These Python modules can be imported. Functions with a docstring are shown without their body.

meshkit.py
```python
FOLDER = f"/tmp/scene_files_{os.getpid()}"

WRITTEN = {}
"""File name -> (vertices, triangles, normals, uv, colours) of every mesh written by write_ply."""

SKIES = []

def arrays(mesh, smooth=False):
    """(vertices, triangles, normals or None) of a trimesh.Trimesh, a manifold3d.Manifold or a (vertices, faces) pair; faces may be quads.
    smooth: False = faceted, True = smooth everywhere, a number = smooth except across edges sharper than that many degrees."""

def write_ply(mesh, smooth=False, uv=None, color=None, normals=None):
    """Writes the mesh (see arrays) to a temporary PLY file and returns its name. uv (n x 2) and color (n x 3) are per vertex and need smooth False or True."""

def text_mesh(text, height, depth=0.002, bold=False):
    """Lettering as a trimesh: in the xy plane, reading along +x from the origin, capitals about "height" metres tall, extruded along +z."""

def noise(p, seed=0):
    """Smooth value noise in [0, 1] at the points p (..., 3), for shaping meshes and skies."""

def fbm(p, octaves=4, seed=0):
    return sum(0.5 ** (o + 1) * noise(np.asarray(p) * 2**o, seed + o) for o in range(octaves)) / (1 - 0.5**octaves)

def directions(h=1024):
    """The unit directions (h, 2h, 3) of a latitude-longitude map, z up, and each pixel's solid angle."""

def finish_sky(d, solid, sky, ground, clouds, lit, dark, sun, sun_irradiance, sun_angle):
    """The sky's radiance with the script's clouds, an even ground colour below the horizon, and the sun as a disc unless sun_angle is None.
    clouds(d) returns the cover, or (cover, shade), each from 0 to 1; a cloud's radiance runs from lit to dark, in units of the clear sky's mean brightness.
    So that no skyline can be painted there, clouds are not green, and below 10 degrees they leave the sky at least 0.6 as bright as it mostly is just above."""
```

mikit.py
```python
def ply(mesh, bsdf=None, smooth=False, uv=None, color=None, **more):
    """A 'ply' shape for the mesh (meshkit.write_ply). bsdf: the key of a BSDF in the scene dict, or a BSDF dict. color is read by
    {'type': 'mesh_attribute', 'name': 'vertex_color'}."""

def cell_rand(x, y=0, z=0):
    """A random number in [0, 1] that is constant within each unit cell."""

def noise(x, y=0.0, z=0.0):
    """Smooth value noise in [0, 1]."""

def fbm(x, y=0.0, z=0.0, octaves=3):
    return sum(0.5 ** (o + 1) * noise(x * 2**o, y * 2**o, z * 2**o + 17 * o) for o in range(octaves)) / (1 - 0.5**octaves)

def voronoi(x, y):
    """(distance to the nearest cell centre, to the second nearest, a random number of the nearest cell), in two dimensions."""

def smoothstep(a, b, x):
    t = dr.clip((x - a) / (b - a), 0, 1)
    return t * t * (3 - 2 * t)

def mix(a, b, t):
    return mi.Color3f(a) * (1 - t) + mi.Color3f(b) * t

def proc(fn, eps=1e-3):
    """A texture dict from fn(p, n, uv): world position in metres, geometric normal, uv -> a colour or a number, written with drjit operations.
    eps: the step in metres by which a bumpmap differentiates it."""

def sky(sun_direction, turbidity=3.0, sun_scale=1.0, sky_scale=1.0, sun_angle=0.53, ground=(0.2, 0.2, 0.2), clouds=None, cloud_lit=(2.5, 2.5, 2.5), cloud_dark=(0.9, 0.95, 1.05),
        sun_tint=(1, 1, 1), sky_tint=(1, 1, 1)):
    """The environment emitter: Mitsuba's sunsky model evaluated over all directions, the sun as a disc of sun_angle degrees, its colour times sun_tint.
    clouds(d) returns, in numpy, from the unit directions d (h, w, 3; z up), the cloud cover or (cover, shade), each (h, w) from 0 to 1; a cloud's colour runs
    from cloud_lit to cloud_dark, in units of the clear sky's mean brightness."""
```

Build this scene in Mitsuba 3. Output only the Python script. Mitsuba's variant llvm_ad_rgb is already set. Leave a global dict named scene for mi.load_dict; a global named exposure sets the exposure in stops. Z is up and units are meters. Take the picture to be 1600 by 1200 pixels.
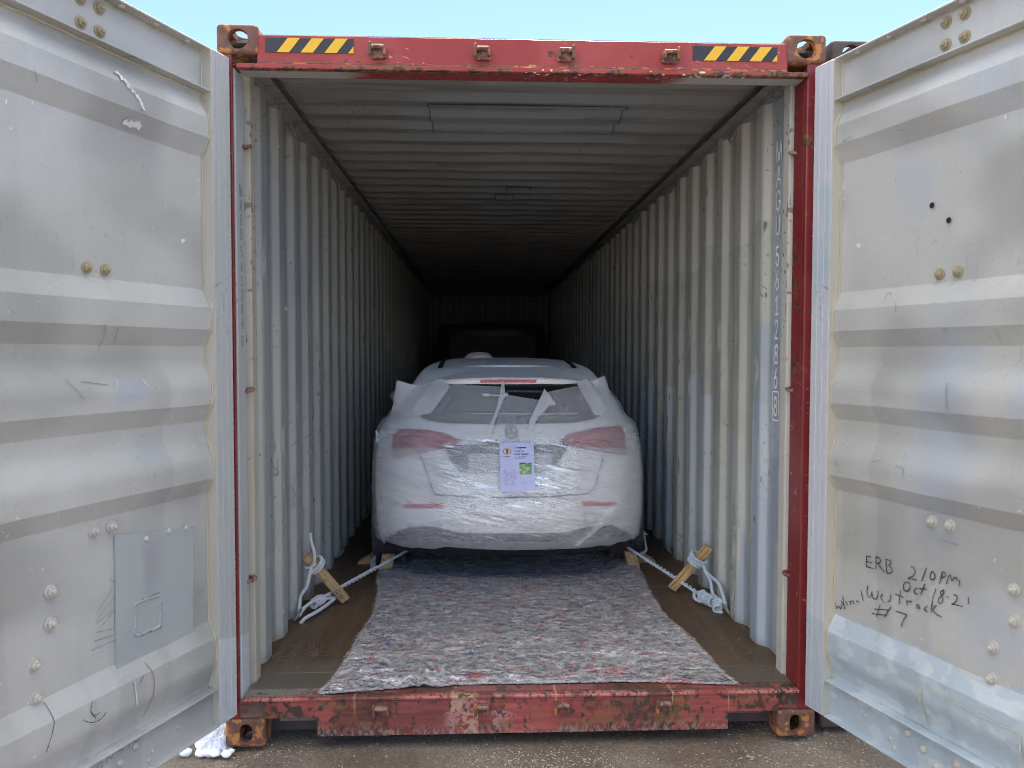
import math, random
import numpy as np, trimesh, shapely, shapely.affinity, drjit as dr, mitsuba as mi
import manifold3d as m3
import mikit, meshkit
from mikit import proc, cell_rand, smoothstep, mix
from scipy.interpolate import PchipInterpolator as PI

T = mi.ScalarTransform4f
rng = np.random.default_rng(7)
scene, labels = {}, {}

# ------------------------------------------------------------------ camera, sky, exposure
yaw, pitch, roll = 0.0414, 0.0390, 0.0014
EYE = np.array([-0.1861, -3.1647, 1.604])
FWD = np.array([math.sin(yaw) * math.cos(pitch), math.cos(yaw) * math.cos(pitch), -math.sin(pitch)])
RIGHT = np.array([math.cos(yaw), -math.sin(yaw), 0.0])
UP0 = np.cross(RIGHT, FWD)
UP = -math.sin(roll) * RIGHT + math.cos(roll) * UP0
scene['camera'] = {'type': 'perspective', 'fov': math.degrees(2 * math.atan(800 / 1224.07)), 'fov_axis': 'x', 'near_clip': 0.05, 'far_clip': 2000.0,
                   'to_world': T().look_at(origin=EYE.tolist(), target=(EYE + FWD).tolist(), up=UP.tolist())}
SUN_AZ, SUN_EL = math.radians(14), math.radians(66)      # azimuth from +y (behind the container) towards +x
sun = (math.sin(SUN_AZ) * math.cos(SUN_EL), math.cos(SUN_AZ) * math.cos(SUN_EL), math.sin(SUN_EL))
def added_clouds(d):
    """Unseen cloud added to brighten the skylight, seeded to leave the framed sky clear."""
    q = d[..., :2] / (d[..., 2:] + .18)
    f = meshkit.fbm(np.concatenate([q * .8, np.zeros_like(q[..., :1])], -1), 5, 70)
    t = np.clip((f - .47) / .16, 0, 1)
    return t * t * (3 - 2 * t) * .9, .25 * meshkit.fbm(np.concatenate([q * 3.0, np.ones_like(q[..., :1])], -1), 3, 5)
scene['sky'] = mikit.sky(sun, turbidity=2.2, sun_scale=.5, ground=(0.16, 0.15, 0.135), clouds=added_clouds, cloud_lit=(4.5, 4.3, 4.0), cloud_dark=(2.0, 2.0, 2.0), sky_tint=(.72, .70, .745))
exposure = 3.7

# ------------------------------------------------------------------ helpers
def numbered(key):
    if key not in USED:
        USED.add(key); return key
    i = 1
    while f'{key}_{i:03d}' in USED: i += 1
    key = f'{key}_{i:03d}'; USED.add(key); return key
USED = set()

def put(key, mesh, bsdf, smooth=False, to=None, **more):
    """One entry of the scene under the next free number of that key."""
    d = mesh if isinstance(mesh, dict) else mikit.ply(mesh, bsdf, smooth=smooth, **more)
    key = numbered(key)
    scene[key] = {**d, 'to_world': T(np.asarray(to, float).tolist())} if to is not None else d
    return key

def tag(key, label, cat=None, group=None, kind=None):
    labels[key] = {'label': label}
    if cat: labels[key]['category'] = cat
    if group: labels[key]['group'] = group
    if kind: labels[key]['kind'] = kind

def box(x0, x1, y0, y1, z0, z1, b=0.003):
    lo, hi = np.minimum([x0, y0, z0], [x1, y1, z1]), np.maximum([x0, y0, z0], [x1, y1, z1])
    if not b:
        return trimesh.creation.box(bounds=[lo, hi])
    b = min(b, (hi - lo).min() * 0.45)
    pts = []
    for s in np.ndindex(2, 2, 2):
        c = np.where(s, hi, lo); inw = np.where(s, -b, b)
        for k in range(3):
            q = c + inw; q[k] = c[k]; pts.append(q)
    return trimesh.convex.convex_hull(np.array(pts))

def join(*ms):
    return trimesh.util.concatenate([m for m in ms])

def grid_mesh(P):
    """P: (a, b, 3) points -> mesh."""
    a, b = P.shape[:2]
    i, j = np.meshgrid(np.arange(a - 1), np.arange(b - 1), indexing='ij')
    q = np.stack([i * b + j, (i + 1) * b + j, (i + 1) * b + j + 1, i * b + j + 1], -1).reshape(-1, 4)
    return trimesh.Trimesh(P.reshape(-1, 3), np.vstack([q[:, [0, 1, 2]], q[:, [0, 2, 3]]]), process=False)

def smoothpath(pts, n):
    pts = np.asarray(pts, float)
    d = np.r_[0, np.cumsum(np.linalg.norm(np.diff(pts, axis=0), axis=1))]
    t = np.linspace(0, d[-1], n)
    k = PI(d, pts, axis=0)(t)
    for _ in range(2):
        k[1:-1] = k[:-2] * .25 + k[1:-1] * .5 + k[2:] * .25
    return k

def frames(p):
    t = np.gradient(p, axis=0); t /= np.linalg.norm(t, axis=1, keepdims=True) + 1e-12
    a = np.cross(t[0], [0.31, 0.2, 0.93]); a /= np.linalg.norm(a)
    A = []
    for k in range(len(p)):
        a = a - t[k] * (a @ t[k]); a /= np.linalg.norm(a); A.append(a)
    A = np.array(A)
    return t, A, np.cross(t, A)

def tube(p, r, sides=8, cap=True):
    p = np.asarray(p, float); _, a, b = frames(p)
    r = np.broadcast_to(r, (len(p),))
    ang = np.arange(sides) * 2 * np.pi / sides
    v = p[:, None] + r[:, None, None] * (np.cos(ang)[None, :, None] * a[:, None] + np.sin(ang)[None, :, None] * b[:, None])
    n = len(p)
    i, j = np.meshgrid(np.arange(n - 1), np.arange(sides), indexing='ij')
    q = np.stack([i * sides + j, i * sides + (j + 1) % sides, (i + 1) * sides + (j + 1) % sides, (i + 1) * sides + j], -1).reshape(-1, 4)
    f = np.vstack([q[:, [0, 1, 2]], q[:, [0, 2, 3]]])
    V = np.vstack([v.reshape(-1, 3), p[:1], p[-1:]])
    j = np.arange(sides)
    f = np.vstack([f, np.stack([(j + 1) % sides, j, j * 0 + n * sides], 1), np.stack([(n - 1) * sides + j, (n - 1) * sides + (j + 1) % sides, j * 0 + n * sides + 1], 1)])
    return trimesh.Trimesh(V, f, process=False)

def rope_mesh(pts, r=0.0075, pitch=0.05, strands=3, step=0.006):
    pts = np.asarray(pts, float)
    L = np.linalg.norm(np.diff(pts, axis=0), axis=1).sum()
    p = smoothpath(pts, max(8, int(L / step)))
    s = np.r_[0, np.cumsum(np.linalg.norm(np.diff(p, axis=0), axis=1))]
    _, a, b = frames(p)
    out = []
    for k in range(strands):
        w = s / pitch * 2 * np.pi + k * 2 * np.pi / strands
        out.append(tube(p + r * .60 * (np.cos(w)[:, None] * a + np.sin(w)[:, None] * b), r * .52, 7))
    return join(*out)

def extrude(poly, axis, lo, hi):
    """2-D polygon (list of points) in the plane of the two other axes (in the order x, y, z), extruded along axis from lo to hi."""
    g = poly if isinstance(poly, shapely.Geometry) else shapely.Polygon(poly)
    m = trimesh.creation.extrude_polygon(g, hi - lo, engine='earcut')
    v = m.vertices.copy()
    order = {0: (2, 0, 1), 1: (0, 2, 1), 2: (0, 1, 2)}[axis]
    v[:, 2] += lo
    m = trimesh.Trimesh(v[:, order], m.faces, process=False)
    m.fix_normals()
    return m

def manifold(m):
    return m3.Manifold(m3.Mesh(np.asarray(m.vertices, np.float32), np.asarray(m.faces, np.uint32)))

def tri(mf):
    k = mf.to_mesh()
    return trimesh.Trimesh(k.vert_properties[:, :3], k.tri_verts, process=False)

def lathe(rz, sections=14):
    return trimesh.creation.revolve(np.array(rz, float), sections=sections)

def placed(m, M):
    m = m.copy(); m.apply_transform(M)
    return m

def frame(o, x, y, z):
    M = np.eye(4); M[:3, 0], M[:3, 1], M[:3, 2], M[:3, 3] = x, y, z, o
    return M

def ribbon(pts, w, nrm):
    """A flat stroke of width w on a surface with normal nrm."""
    p = np.asarray(pts, float)
    t = np.gradient(p, axis=0); t /= np.linalg.norm(t, axis=1, keepdims=True) + 1e-12
    s = np.cross(t, nrm) * (w / 2)
    return grid_mesh(np.stack([p - s, p + s], 1))

def V3(*a): return np.array(a, float)

# ------------------------------------------------------------------ materials
def noise(x, y=0.0, z=0.0):
    """Smooth value noise in [0, 1]; a constant z only picks another pattern, which keeps it two-dimensional."""
    if not isinstance(z, (int, float)):
        return mikit.noise(x, y, z)
    x, y = mi.Float(x) + 37.7 * z, mi.Float(y) + 11.3 * z
    i, j = dr.floor(x), dr.floor(y)
    a, b = x - i, y - j
    a, b = a * a * (3 - 2 * a), b * b * (3 - 2 * b)
    return dr.lerp(dr.lerp(cell_rand(i, j), cell_rand(i + 1, j), a), dr.lerp(cell_rand(i, j + 1), cell_rand(i + 1, j + 1), a), b)
def fbm(x, y=0.0, z=0.0, octaves=3):
    return sum(0.5 ** (o + 1) * noise(x * 2 ** o, y * 2 ** o, z * 2 ** o + 17 * o) for o in range(octaves)) / (1 - 0.5 ** octaves)
def plain(name, c, rough=.5, **k):
    scene[name] = {'type': 'twosided', 'b': {'type': 'principled', 'base_color': {'type': 'rgb', 'value': list(c)}, 'roughness': rough, **k}}
    return name

def pmat(name, fn, rough=.55, bump=None, eps=1e-3, **k):
    b = {'type': 'principled', 'base_color': proc(fn), 'roughness': rough, **k}
    if bump: b = {'type': 'bumpmap', 'a': proc(bump, eps=eps), 'scale': 1.0, 'b': b}
    scene[name] = {'type': 'twosided', 'b': b}
    return name

C3 = mi.Color3f
def ell(a, b, ca, cb, ra, rb):
    """Soft ellipse, 1 in the middle."""
    return 1 - smoothstep(.25, 1.0, dr.sqrt(dr.square((a - ca) / ra) + dr.square((b - cb) / rb)))

def scuffs(a, b, s=1.0):
    """Sparse thin dark marks."""
    m = smoothstep(.60, .72, noise(a * 3.1 * s, b * 2.7 * s, 7.5))
    l1 = smoothstep(.86, .93, noise(a * 18 * s + b * 9 * s, b * 95 * s - a * 70 * s, 3.1))
    l2 = smoothstep(.90, .95, noise(a * 120 * s, b * 14 * s, 9.7))
    return m * dr.maximum(l1, l2)

def door_fn(p, n, uv):
    u, z = -(p.y + .03), p.z
    right = p.x > 0
    big = fbm(u * 1.7, z * 1.1, dr.select(right, 5.0, 21.0), 3)
    col = mix((.445, .44, .41), (.50, .495, .47), smoothstep(.3, .7, big))
    wob = (fbm(u * 9, z * 7, 3.0, 2) - .5) * .12
    ur, zr = u + wob, z + wob
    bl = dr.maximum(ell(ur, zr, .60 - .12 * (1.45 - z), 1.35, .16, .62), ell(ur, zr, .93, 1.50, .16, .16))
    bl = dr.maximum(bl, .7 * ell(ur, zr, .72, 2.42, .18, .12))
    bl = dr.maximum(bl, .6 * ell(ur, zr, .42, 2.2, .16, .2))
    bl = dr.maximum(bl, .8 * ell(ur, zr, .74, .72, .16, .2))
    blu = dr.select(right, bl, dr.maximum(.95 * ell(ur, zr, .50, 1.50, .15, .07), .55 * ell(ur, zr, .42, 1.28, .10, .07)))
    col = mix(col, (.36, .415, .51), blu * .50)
    # repainted lower zone of the right door, with a rough edge
    edge = .567 + (noise(u * 40, z * 40) - .5) * .025 + (noise(u * 7) - .5) * .02
    low = dr.select(right, 1 - smoothstep(-.004, .004, z - edge), 0.0)
    bl2 = mix((.44, .51, .56), (.53, .585, .62), smoothstep(.45, .62, fbm(u * 14, z * 22, 2.0, 3)))
    col = mix(col, bl2, low)
    # soft grey grime and streaks on the left
    gr = 1.5 * smoothstep(.46, .8, fbm(u * 2.3 + 4, z * 3.2, dr.select(right, 1.0, 14.0), 3))
    st = smoothstep(.55, .8, noise(u * 16, z * .8, 4.0)) * smoothstep(.4, .7, noise(u * 2, z * 1.3, 8.0))
    col = col * (1 - .16 * gr * (1 - low)) * (1 - .10 * st)
    sc = scuffs(u, z)
    col = mix(col, (.22, .22, .22), sc * .20)
    chip = smoothstep(.962, .98, noise(u * 90, z * 90, 1.7)) * smoothstep(.5, .7, noise(u * 4, z * 4, 2.2))
    col = mix(col, (.75, .75, .73), chip)
    speck = smoothstep(.965, .985, noise(u * 130, z * 130, 6.0))
    col = mix(col, (.2, .17, .13), speck * .5)
    return col * C3(.77, .79, .80) * (1 + .06 * noise(u * 220, z * 220))
def door_bump(p, n, uv):
    u, z = p.y, p.z
    return .0035 * noise(u * 2.2, z * 2.6, 2.0) + .00025 * fbm(u * 60, z * 60, 5.0, 2)
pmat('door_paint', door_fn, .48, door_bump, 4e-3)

def post_fn(p, n, uv):
    z, y = p.z, p.y
    right = p.x > 0
    a = fbm(y * 6, z * 3, p.x * 2, 3)
    c = dr.select(right, C3(mix((.50, .52, .57), (.54, .56, .60), a)), C3(mix((.40, .425, .43), (.47, .49, .48), a)))
    pale = smoothstep(.47, .60, fbm(y * 8, z * 5, 3.0, 3)) * smoothstep(1.6, 1.75, z) * (1 - smoothstep(2.25, 2.3, z))
    c = mix(c, (.42, .50, .55), dr.select(right, pale * .8 + .75 * (1 - smoothstep(.54, .55, z + .02 * noise(y * 30))) + .6 * ell(y, z, -.05, 1.9, .3, .13), 0.75 * (1 - smoothstep(.46, .465, z + .25 * y))))
    c = mix(c, (.58, .62, .62), dr.select(right, 0.0, .7 * (1 - smoothstep(.46, .465, z + .25 * y))))
    c = mix(c, (.2, .2, .2), .6 * scuffs(y * 1.5, z * 1.5))
    v = smoothstep(.93, .97, noise(y * 160, z * 1.2, 2.0))
    return c * .80 * (1 - .2 * v)
pmat('post_paint', post_fn, .5)

def wall_fn(p, n, uv):
    y, z = p.y, p.z
    right = p.x > 0
    k = dr.floor((y - .03) / .152)
    r = cell_rand(k, dr.select(right, 1.0, 2.0), 5.0)
    r2 = cell_rand(k, dr.select(right, 3.0, 4.0), 9.0)
    base = mix((.43, .425, .395), (.48, .47, .44), fbm(y * 2, z * 1.5, p.x, 3))
    green = mix((.36, .365, .325), (.43, .43, .385), fbm(y * 11, z * 5, 2.0, 3))
    blue = mix((.40, .44, .465), (.48, .51, .525), fbm(y * 6, z * 2, 5.0, 3))
    e = 2.08 + .18 * r + .02 * noise(y * 40, z * 40)
    top = smoothstep(-.006, .006, z - e)
    c = mix(green, base, top)
    lowb = 1 - smoothstep(-.01, .01, z - (.95 + .75 * r2 + .04 * noise(y * 25, z * 12)))
    c = mix(c, blue, dr.select(right, lowb * .85, 0.0) * dr.select(r2 > .35, 1.0, .3))
    numb = smoothstep(.345, .352, y) * (1 - smoothstep(.472, .478, y)) * smoothstep(1.1, 1.15, z)
    c = mix(c, (.40, .44, .47), dr.select(right, numb, 0.0))
    strip = smoothstep(.62, .66, noise(y * 9 + 3, z * .7, 4.0)) * smoothstep(.5, .55, noise(y * 1.3, z * 1.1, 9.0))
    c = mix(c, (.28, .34, .43), dr.select(right, strip * .6, strip * .15))
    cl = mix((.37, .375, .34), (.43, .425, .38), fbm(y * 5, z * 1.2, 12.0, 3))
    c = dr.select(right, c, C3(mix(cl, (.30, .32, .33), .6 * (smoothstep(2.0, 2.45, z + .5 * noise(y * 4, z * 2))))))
    c = c * dr.select(right, 1.36, 1.22)  # stronger light on the right wall painted in as a paler tone
    # self-shading of the outer flats and hidden slopes, painted in as a greyer tone
    groove_shade = smoothstep(1.176, 1.188, dr.abs(p.x)) * (1 - .30 * dr.select(right, numb, 0.0))
    c = c * mix((.90, .90, .90), (.49, .52, .54), groove_shade)
    # the proud flats are unevenly darker than the slopes
    proud_tone = (1 - smoothstep(1.1535, 1.160, dr.abs(p.x))) * (.75 + .25 * noise(y * 6, z * 3, 7.0)) * smoothstep(.28, .34, y)
    c = c * mix((1, 1, 1), (.62, .64, .65), proud_tone)
    c = mix(c, (.14, .13, .12), .7 * scuffs(y, z, 1.6))
    ch = smoothstep(.90, .94, noise(y * 60, z * 30, p.x)) * smoothstep(.6, .75, noise(y * 5, z * 2.5, 2.0))
    c = mix(c, (.66, .66, .62), ch)
    ed = smoothstep(.90, .95, noise(y * 70, z * 12, 8.0)) * smoothstep(.52, .7, noise(y * 8, z * 1.7, 3.0))
    c = mix(c, (.13, .085, .05), ed * .8)
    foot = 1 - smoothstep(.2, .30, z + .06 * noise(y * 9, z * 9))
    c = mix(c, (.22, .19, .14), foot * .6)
    return c
def wall_bump(p, n, uv):
    return .0014 * fbm(p.y * 14, p.z * 5, p.x * 4, 3)
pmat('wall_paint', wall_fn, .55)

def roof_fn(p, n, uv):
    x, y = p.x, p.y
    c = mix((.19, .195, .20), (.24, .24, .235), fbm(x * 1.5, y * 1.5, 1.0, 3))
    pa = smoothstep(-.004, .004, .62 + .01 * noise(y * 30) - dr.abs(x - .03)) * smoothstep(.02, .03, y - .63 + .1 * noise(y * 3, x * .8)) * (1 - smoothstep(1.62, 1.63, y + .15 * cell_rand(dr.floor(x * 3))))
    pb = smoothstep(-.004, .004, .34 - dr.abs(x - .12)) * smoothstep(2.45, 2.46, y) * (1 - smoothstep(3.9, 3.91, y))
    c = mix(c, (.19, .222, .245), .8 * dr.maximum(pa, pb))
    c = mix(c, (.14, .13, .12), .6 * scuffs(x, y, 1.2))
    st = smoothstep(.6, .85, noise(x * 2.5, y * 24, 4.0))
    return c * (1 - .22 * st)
pmat('roof_paint', roof_fn, .55)

def rustpaint(c1, c2, amount, seed, edge=None):
    def fn(p, n, uv):
        a, b = p.x + .7 * p.y, p.z - .7 * p.y
        q = fbm(a * 5, b * 5, seed, 3)
        f = fbm(a * 38, b * 38, seed, 3)
        c = mix(c1, c2, smoothstep(.3, .7, q))
        r = smoothstep(amount - .06, amount + .06, .45 * q + .55 * f + (edge(p) if edge else 0.0))
        rc = mix((.055, .028, .018), (.17, .075, .03), smoothstep(.35, .65, noise(a * 90, b * 90)))
        c = mix(c, rc, r)
        s = smoothstep(.93, .97, noise(a * 30, b * 160 + a * 60)) * smoothstep(.5, .7, noise(a * 4, b * 4))
        return mix(c, (.62, .34, .30), s * .7)
    return fn
def grain_bump(p, n, uv): return .0016 * fbm(p.x * 45, p.y * 45, p.z * 45, 3)
hb = lambda p: .34 * (1 - smoothstep(2.728, 2.752, p.z + .02 * noise(p.x * 14))) - .04
def header_fn(p, n, uv):
    c = rustpaint((.275, .030, .022), (.32, .050, .038), .67, 3.0, hb)(p, n, uv)
    ch = smoothstep(.77, .83, noise(p.x * 60, p.y * 60, p.z * 90)) * (1 - smoothstep(2.74, 2.765, p.z)) * smoothstep(.55, .65, noise(p.x * 5))
    c = mix(c, (.6, .55, .5), ch)
    under = smoothstep(.02, .03, p.y)                  # the inner face was repainted at both ends
    g = smoothstep(.62, .8, dr.abs(p.x + .05) + .12 * noise(p.x * 12, p.y * 20)) * under
    return mix(mix(c, (.25, .03, .05), under * .7), (.34, .33, .33), g)
pmat('header_red', header_fn, .42)
pmat('post_red', rustpaint((.15, .016, .017), (.18, .022, .024), .66, 9.0), .38)
def sill_fn(p, n, uv):
    x, z = p.x, p.z + .8 * p.y
    q = fbm(x * 4 + 2, z * 8, 1.0, 3)
    f = fbm(x * 46, z * 46, 3.0, 4)
    g = fbm(x * 120, z * 60, 5.0, 3)
    blk = cell_rand(dr.floor(x * 4.3 + .12 * noise(z * 40) + .3), 1.0, 2.0)
    c = mix((.16, .050, .036), (.40, .080, .072), blk) * (.72 + .56 * noise(x * 9, z * 90, 2.0))
    peach = smoothstep(-.3, -.296, x + .012 * noise(z * 60)) - smoothstep(-.195, -.19, x)
    c = mix(c, (.55, .31, .20), peach * smoothstep(.30, .42, .6 * f + .4 * q))
    c = mix(c, (.44, .20, .20), smoothstep(.66, .72, noise(x * 15, z * 22, 8.0)) * smoothstep(.3, .5, f) * smoothstep(-.35, -.3, x) * (1 - smoothstep(-.1, .0, x)))
    c = mix(c, (.075, .043, .03), smoothstep(.50, .60, .35 * q + .65 * f))
    c = mix(c, (.27, .14, .05), smoothstep(.60, .68, .5 * g + .5 * noise(x * 14, z * 26, 6.0)) * .5)
    c = mix(c, (.34, .27, .24), smoothstep(.44, .70, g) * .75 * (1 - smoothstep(.046, .085 + .03 * q, p.z)))
    hi = smoothstep(.192, .199, p.z) * smoothstep(-.036, -.028, -p.y) * smoothstep(.35, .6, noise(x * 9)) * smoothstep(.35, .5, g)
    c = mix(c, (.60, .22, .19), hi * .8)
    dk = smoothstep(.0, .02, p.y) * smoothstep(.42, .55, .5 * noise(x * 7, p.y * 40, 2.0) + .5 * g)
    c = mix(c, (.11, .08, .06), dk * .85)
    pk = smoothstep(.04, .05, p.y) * smoothstep(.42, .5, noise(x * 3.3, p.y * 8, 5.0)) * smoothstep(.35, .5, f)
    c = mix(c, (.40, .12, .125), pk * .8)
    gl = smoothstep(.70, .74, -x - .1 * noise(p.y * 30)) * smoothstep(.0, .03, p.y)
    c = mix(c, (.26, .25, .22), gl * smoothstep(.3, .5, f) * .8)
    drp = smoothstep(.84, .92, noise(x * 85, p.z * 5)) * smoothstep(.45, .65, noise(x * 5)) * smoothstep(.06, .12, p.z)
    return mix(c, (.60, .34, .23), drp * .8) * C3(.72, .74, .74)
pmat('sill_red', sill_fn, .55)
pmat('rusty_steel', lambda p, n, uv: mix(mix((.075, .036, .026), (.19, .085, .055), fbm((p.x + p.y) * 60, (p.z - p.y) * 60, 2.0, 4)), (.36, .15, .04), smoothstep(.56, .68, fbm((p.x + p.y) * 34, (p.z - p.y) * 34, 4.0, 4) + .10 * (1 - smoothstep(.0, .03, p.z)) + .06 * smoothstep(2.86, 2.9, p.z))), .7, grain_bump, 2e-3)
pmat('old_dark_steel', lambda p, n, uv: mix((.045, .034, .032), (.09, .062, .055), fbm(p.x * 20, p.y * 20, p.z * 20, 3)), .65)
pmat('bracket_steel', lambda p, n, uv: mix((.13, .052, .042), (.25, .16, .12), smoothstep(.35, .65, fbm(p.x * 70 + p.y * 50, p.z * 70, 2.0, 3))), .65)

def floor_fn(p, n, uv):
    g = fbm(p.x * 30, p.y * 3, 1.0, 3)
    c = mix((.082, .050, .029), (.155, .10, .06), g)
    w = smoothstep(.45, .65, fbm(p.x * 3, p.y * 2.2, 5.0, 3))
    c = mix(c, (.16, .10, .055), w * .6)
    grey = (1 - smoothstep(.12, .62, p.y + .3 * noise(p.x * 6, p.y * 6))) * dr.select(p.x < 0, 1.0, .35)
    c = mix(c, (.15, .145, .12), grey * .8)
    s = smoothstep(.93, .97, noise(p.x * 22 + p.y * 9, p.y * 140)) * smoothstep(.5, .7, noise(p.x * 5, p.y * 4, 2.0))
    c = mix(c, (.24, .20, .15), s * .6)
    c = mix(c, (.125, .11, .09), .6 * (1 - smoothstep(.255, .262, p.y)))
    k = smoothstep(.965, .985, noise(p.x * 90, p.y * 90, 4.0))
    return mix(c, (.3, .28, .24), k * .7) * .72
pmat('plywood', floor_fn, .50)

def felt_fn(p, n, uv):
    wx = p.x + .05 * noise(p.x * 6, p.y * 9) ; wy = p.y + .035 * noise(p.x * 9, p.y * 7, 3.0)
    a = fbm(wx * 46, wy * 170, 1.0, 3)
    b = noise(wx * 130, wy * 450, 2.0)
    d = noise(wx * 22, wy * 75, 9.0)
    v = .5 * a + .3 * b + .2 * d
    c = mix((.085, .079, .082), (.47, .452, .455), smoothstep(.27, .72, v))
    c = mix(c, (.78, .76, .74), smoothstep(.66, .80, .6 * d + .4 * b) * .85)
    c = mix(c, (.07, .06, .07), smoothstep(.72, .84, noise(wx * 60, wy * 190, 15.0)) * .7)
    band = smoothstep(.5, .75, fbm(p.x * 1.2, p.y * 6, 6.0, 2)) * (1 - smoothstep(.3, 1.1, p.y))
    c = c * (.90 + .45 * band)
    def tuft(th, s, seed, colr, q):
        m = smoothstep(th, th + .03, noise(wx * s, wy * s * 2.6, seed)) * smoothstep(.35, .6, b + .25 * a)
        return mix(q, colr, m * .85)
    c = tuft(.89, 17, 31.0, (.42, .03, .05), c)
    c = tuft(.90, 15, 47.0, (.03, .06, .26), c)
    c = tuft(.91, 16, 53.0, (.50, .17, .09), c)
    c = tuft(.915, 18, 71.0, (.05, .22, .22), c)
    c = tuft(.90, 14, 83.0, (.46, .22, .26), c)
    red = ell(p.x + .05 * noise(p.x * 30, p.y * 40), p.y, .425, .17, .085, .055) * smoothstep(.3, .55, b)
    red = dr.maximum(red, .8 * ell(p.x, p.y + .03 * noise(p.x * 40), .62, .10, .19, .022) * smoothstep(.40, .6, noise(wx * 40, wy * 60, 3.0)))
    return mix(c, (.55, .03, .06), red * .9)
pmat('recycled_felt', felt_fn, .95)

def ground_fn(p, n, uv):
    x, y = p.x, p.y
    c = mix((.125, .096, .072), (.19, .158, .125), smoothstep(.3, .7, fbm(x * 3, y * 3, 1.0, 3)))
    c = mix(c, (.15, .115, .085), smoothstep(.55, .72, fbm(x * 5, y * 7, 8.0, 3)) * .7)
    g = noise(x * 160, y * 160)
    c = c * (.7 + .6 * g)
    w = smoothstep(.80, .90, noise(x * 110, y * 110, 5.0)) * smoothstep(.45, .75, fbm(x * 2.2, y * 5, 3.0, 2))
    c = mix(c, (.42, .40, .36), w * .8)
    far = smoothstep(1.3, 4.0, dr.sqrt(x * x + y * y))
    return mix(c, (.16, .148, .13), far)
pmat('yard_ground', ground_fn, .85)

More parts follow.
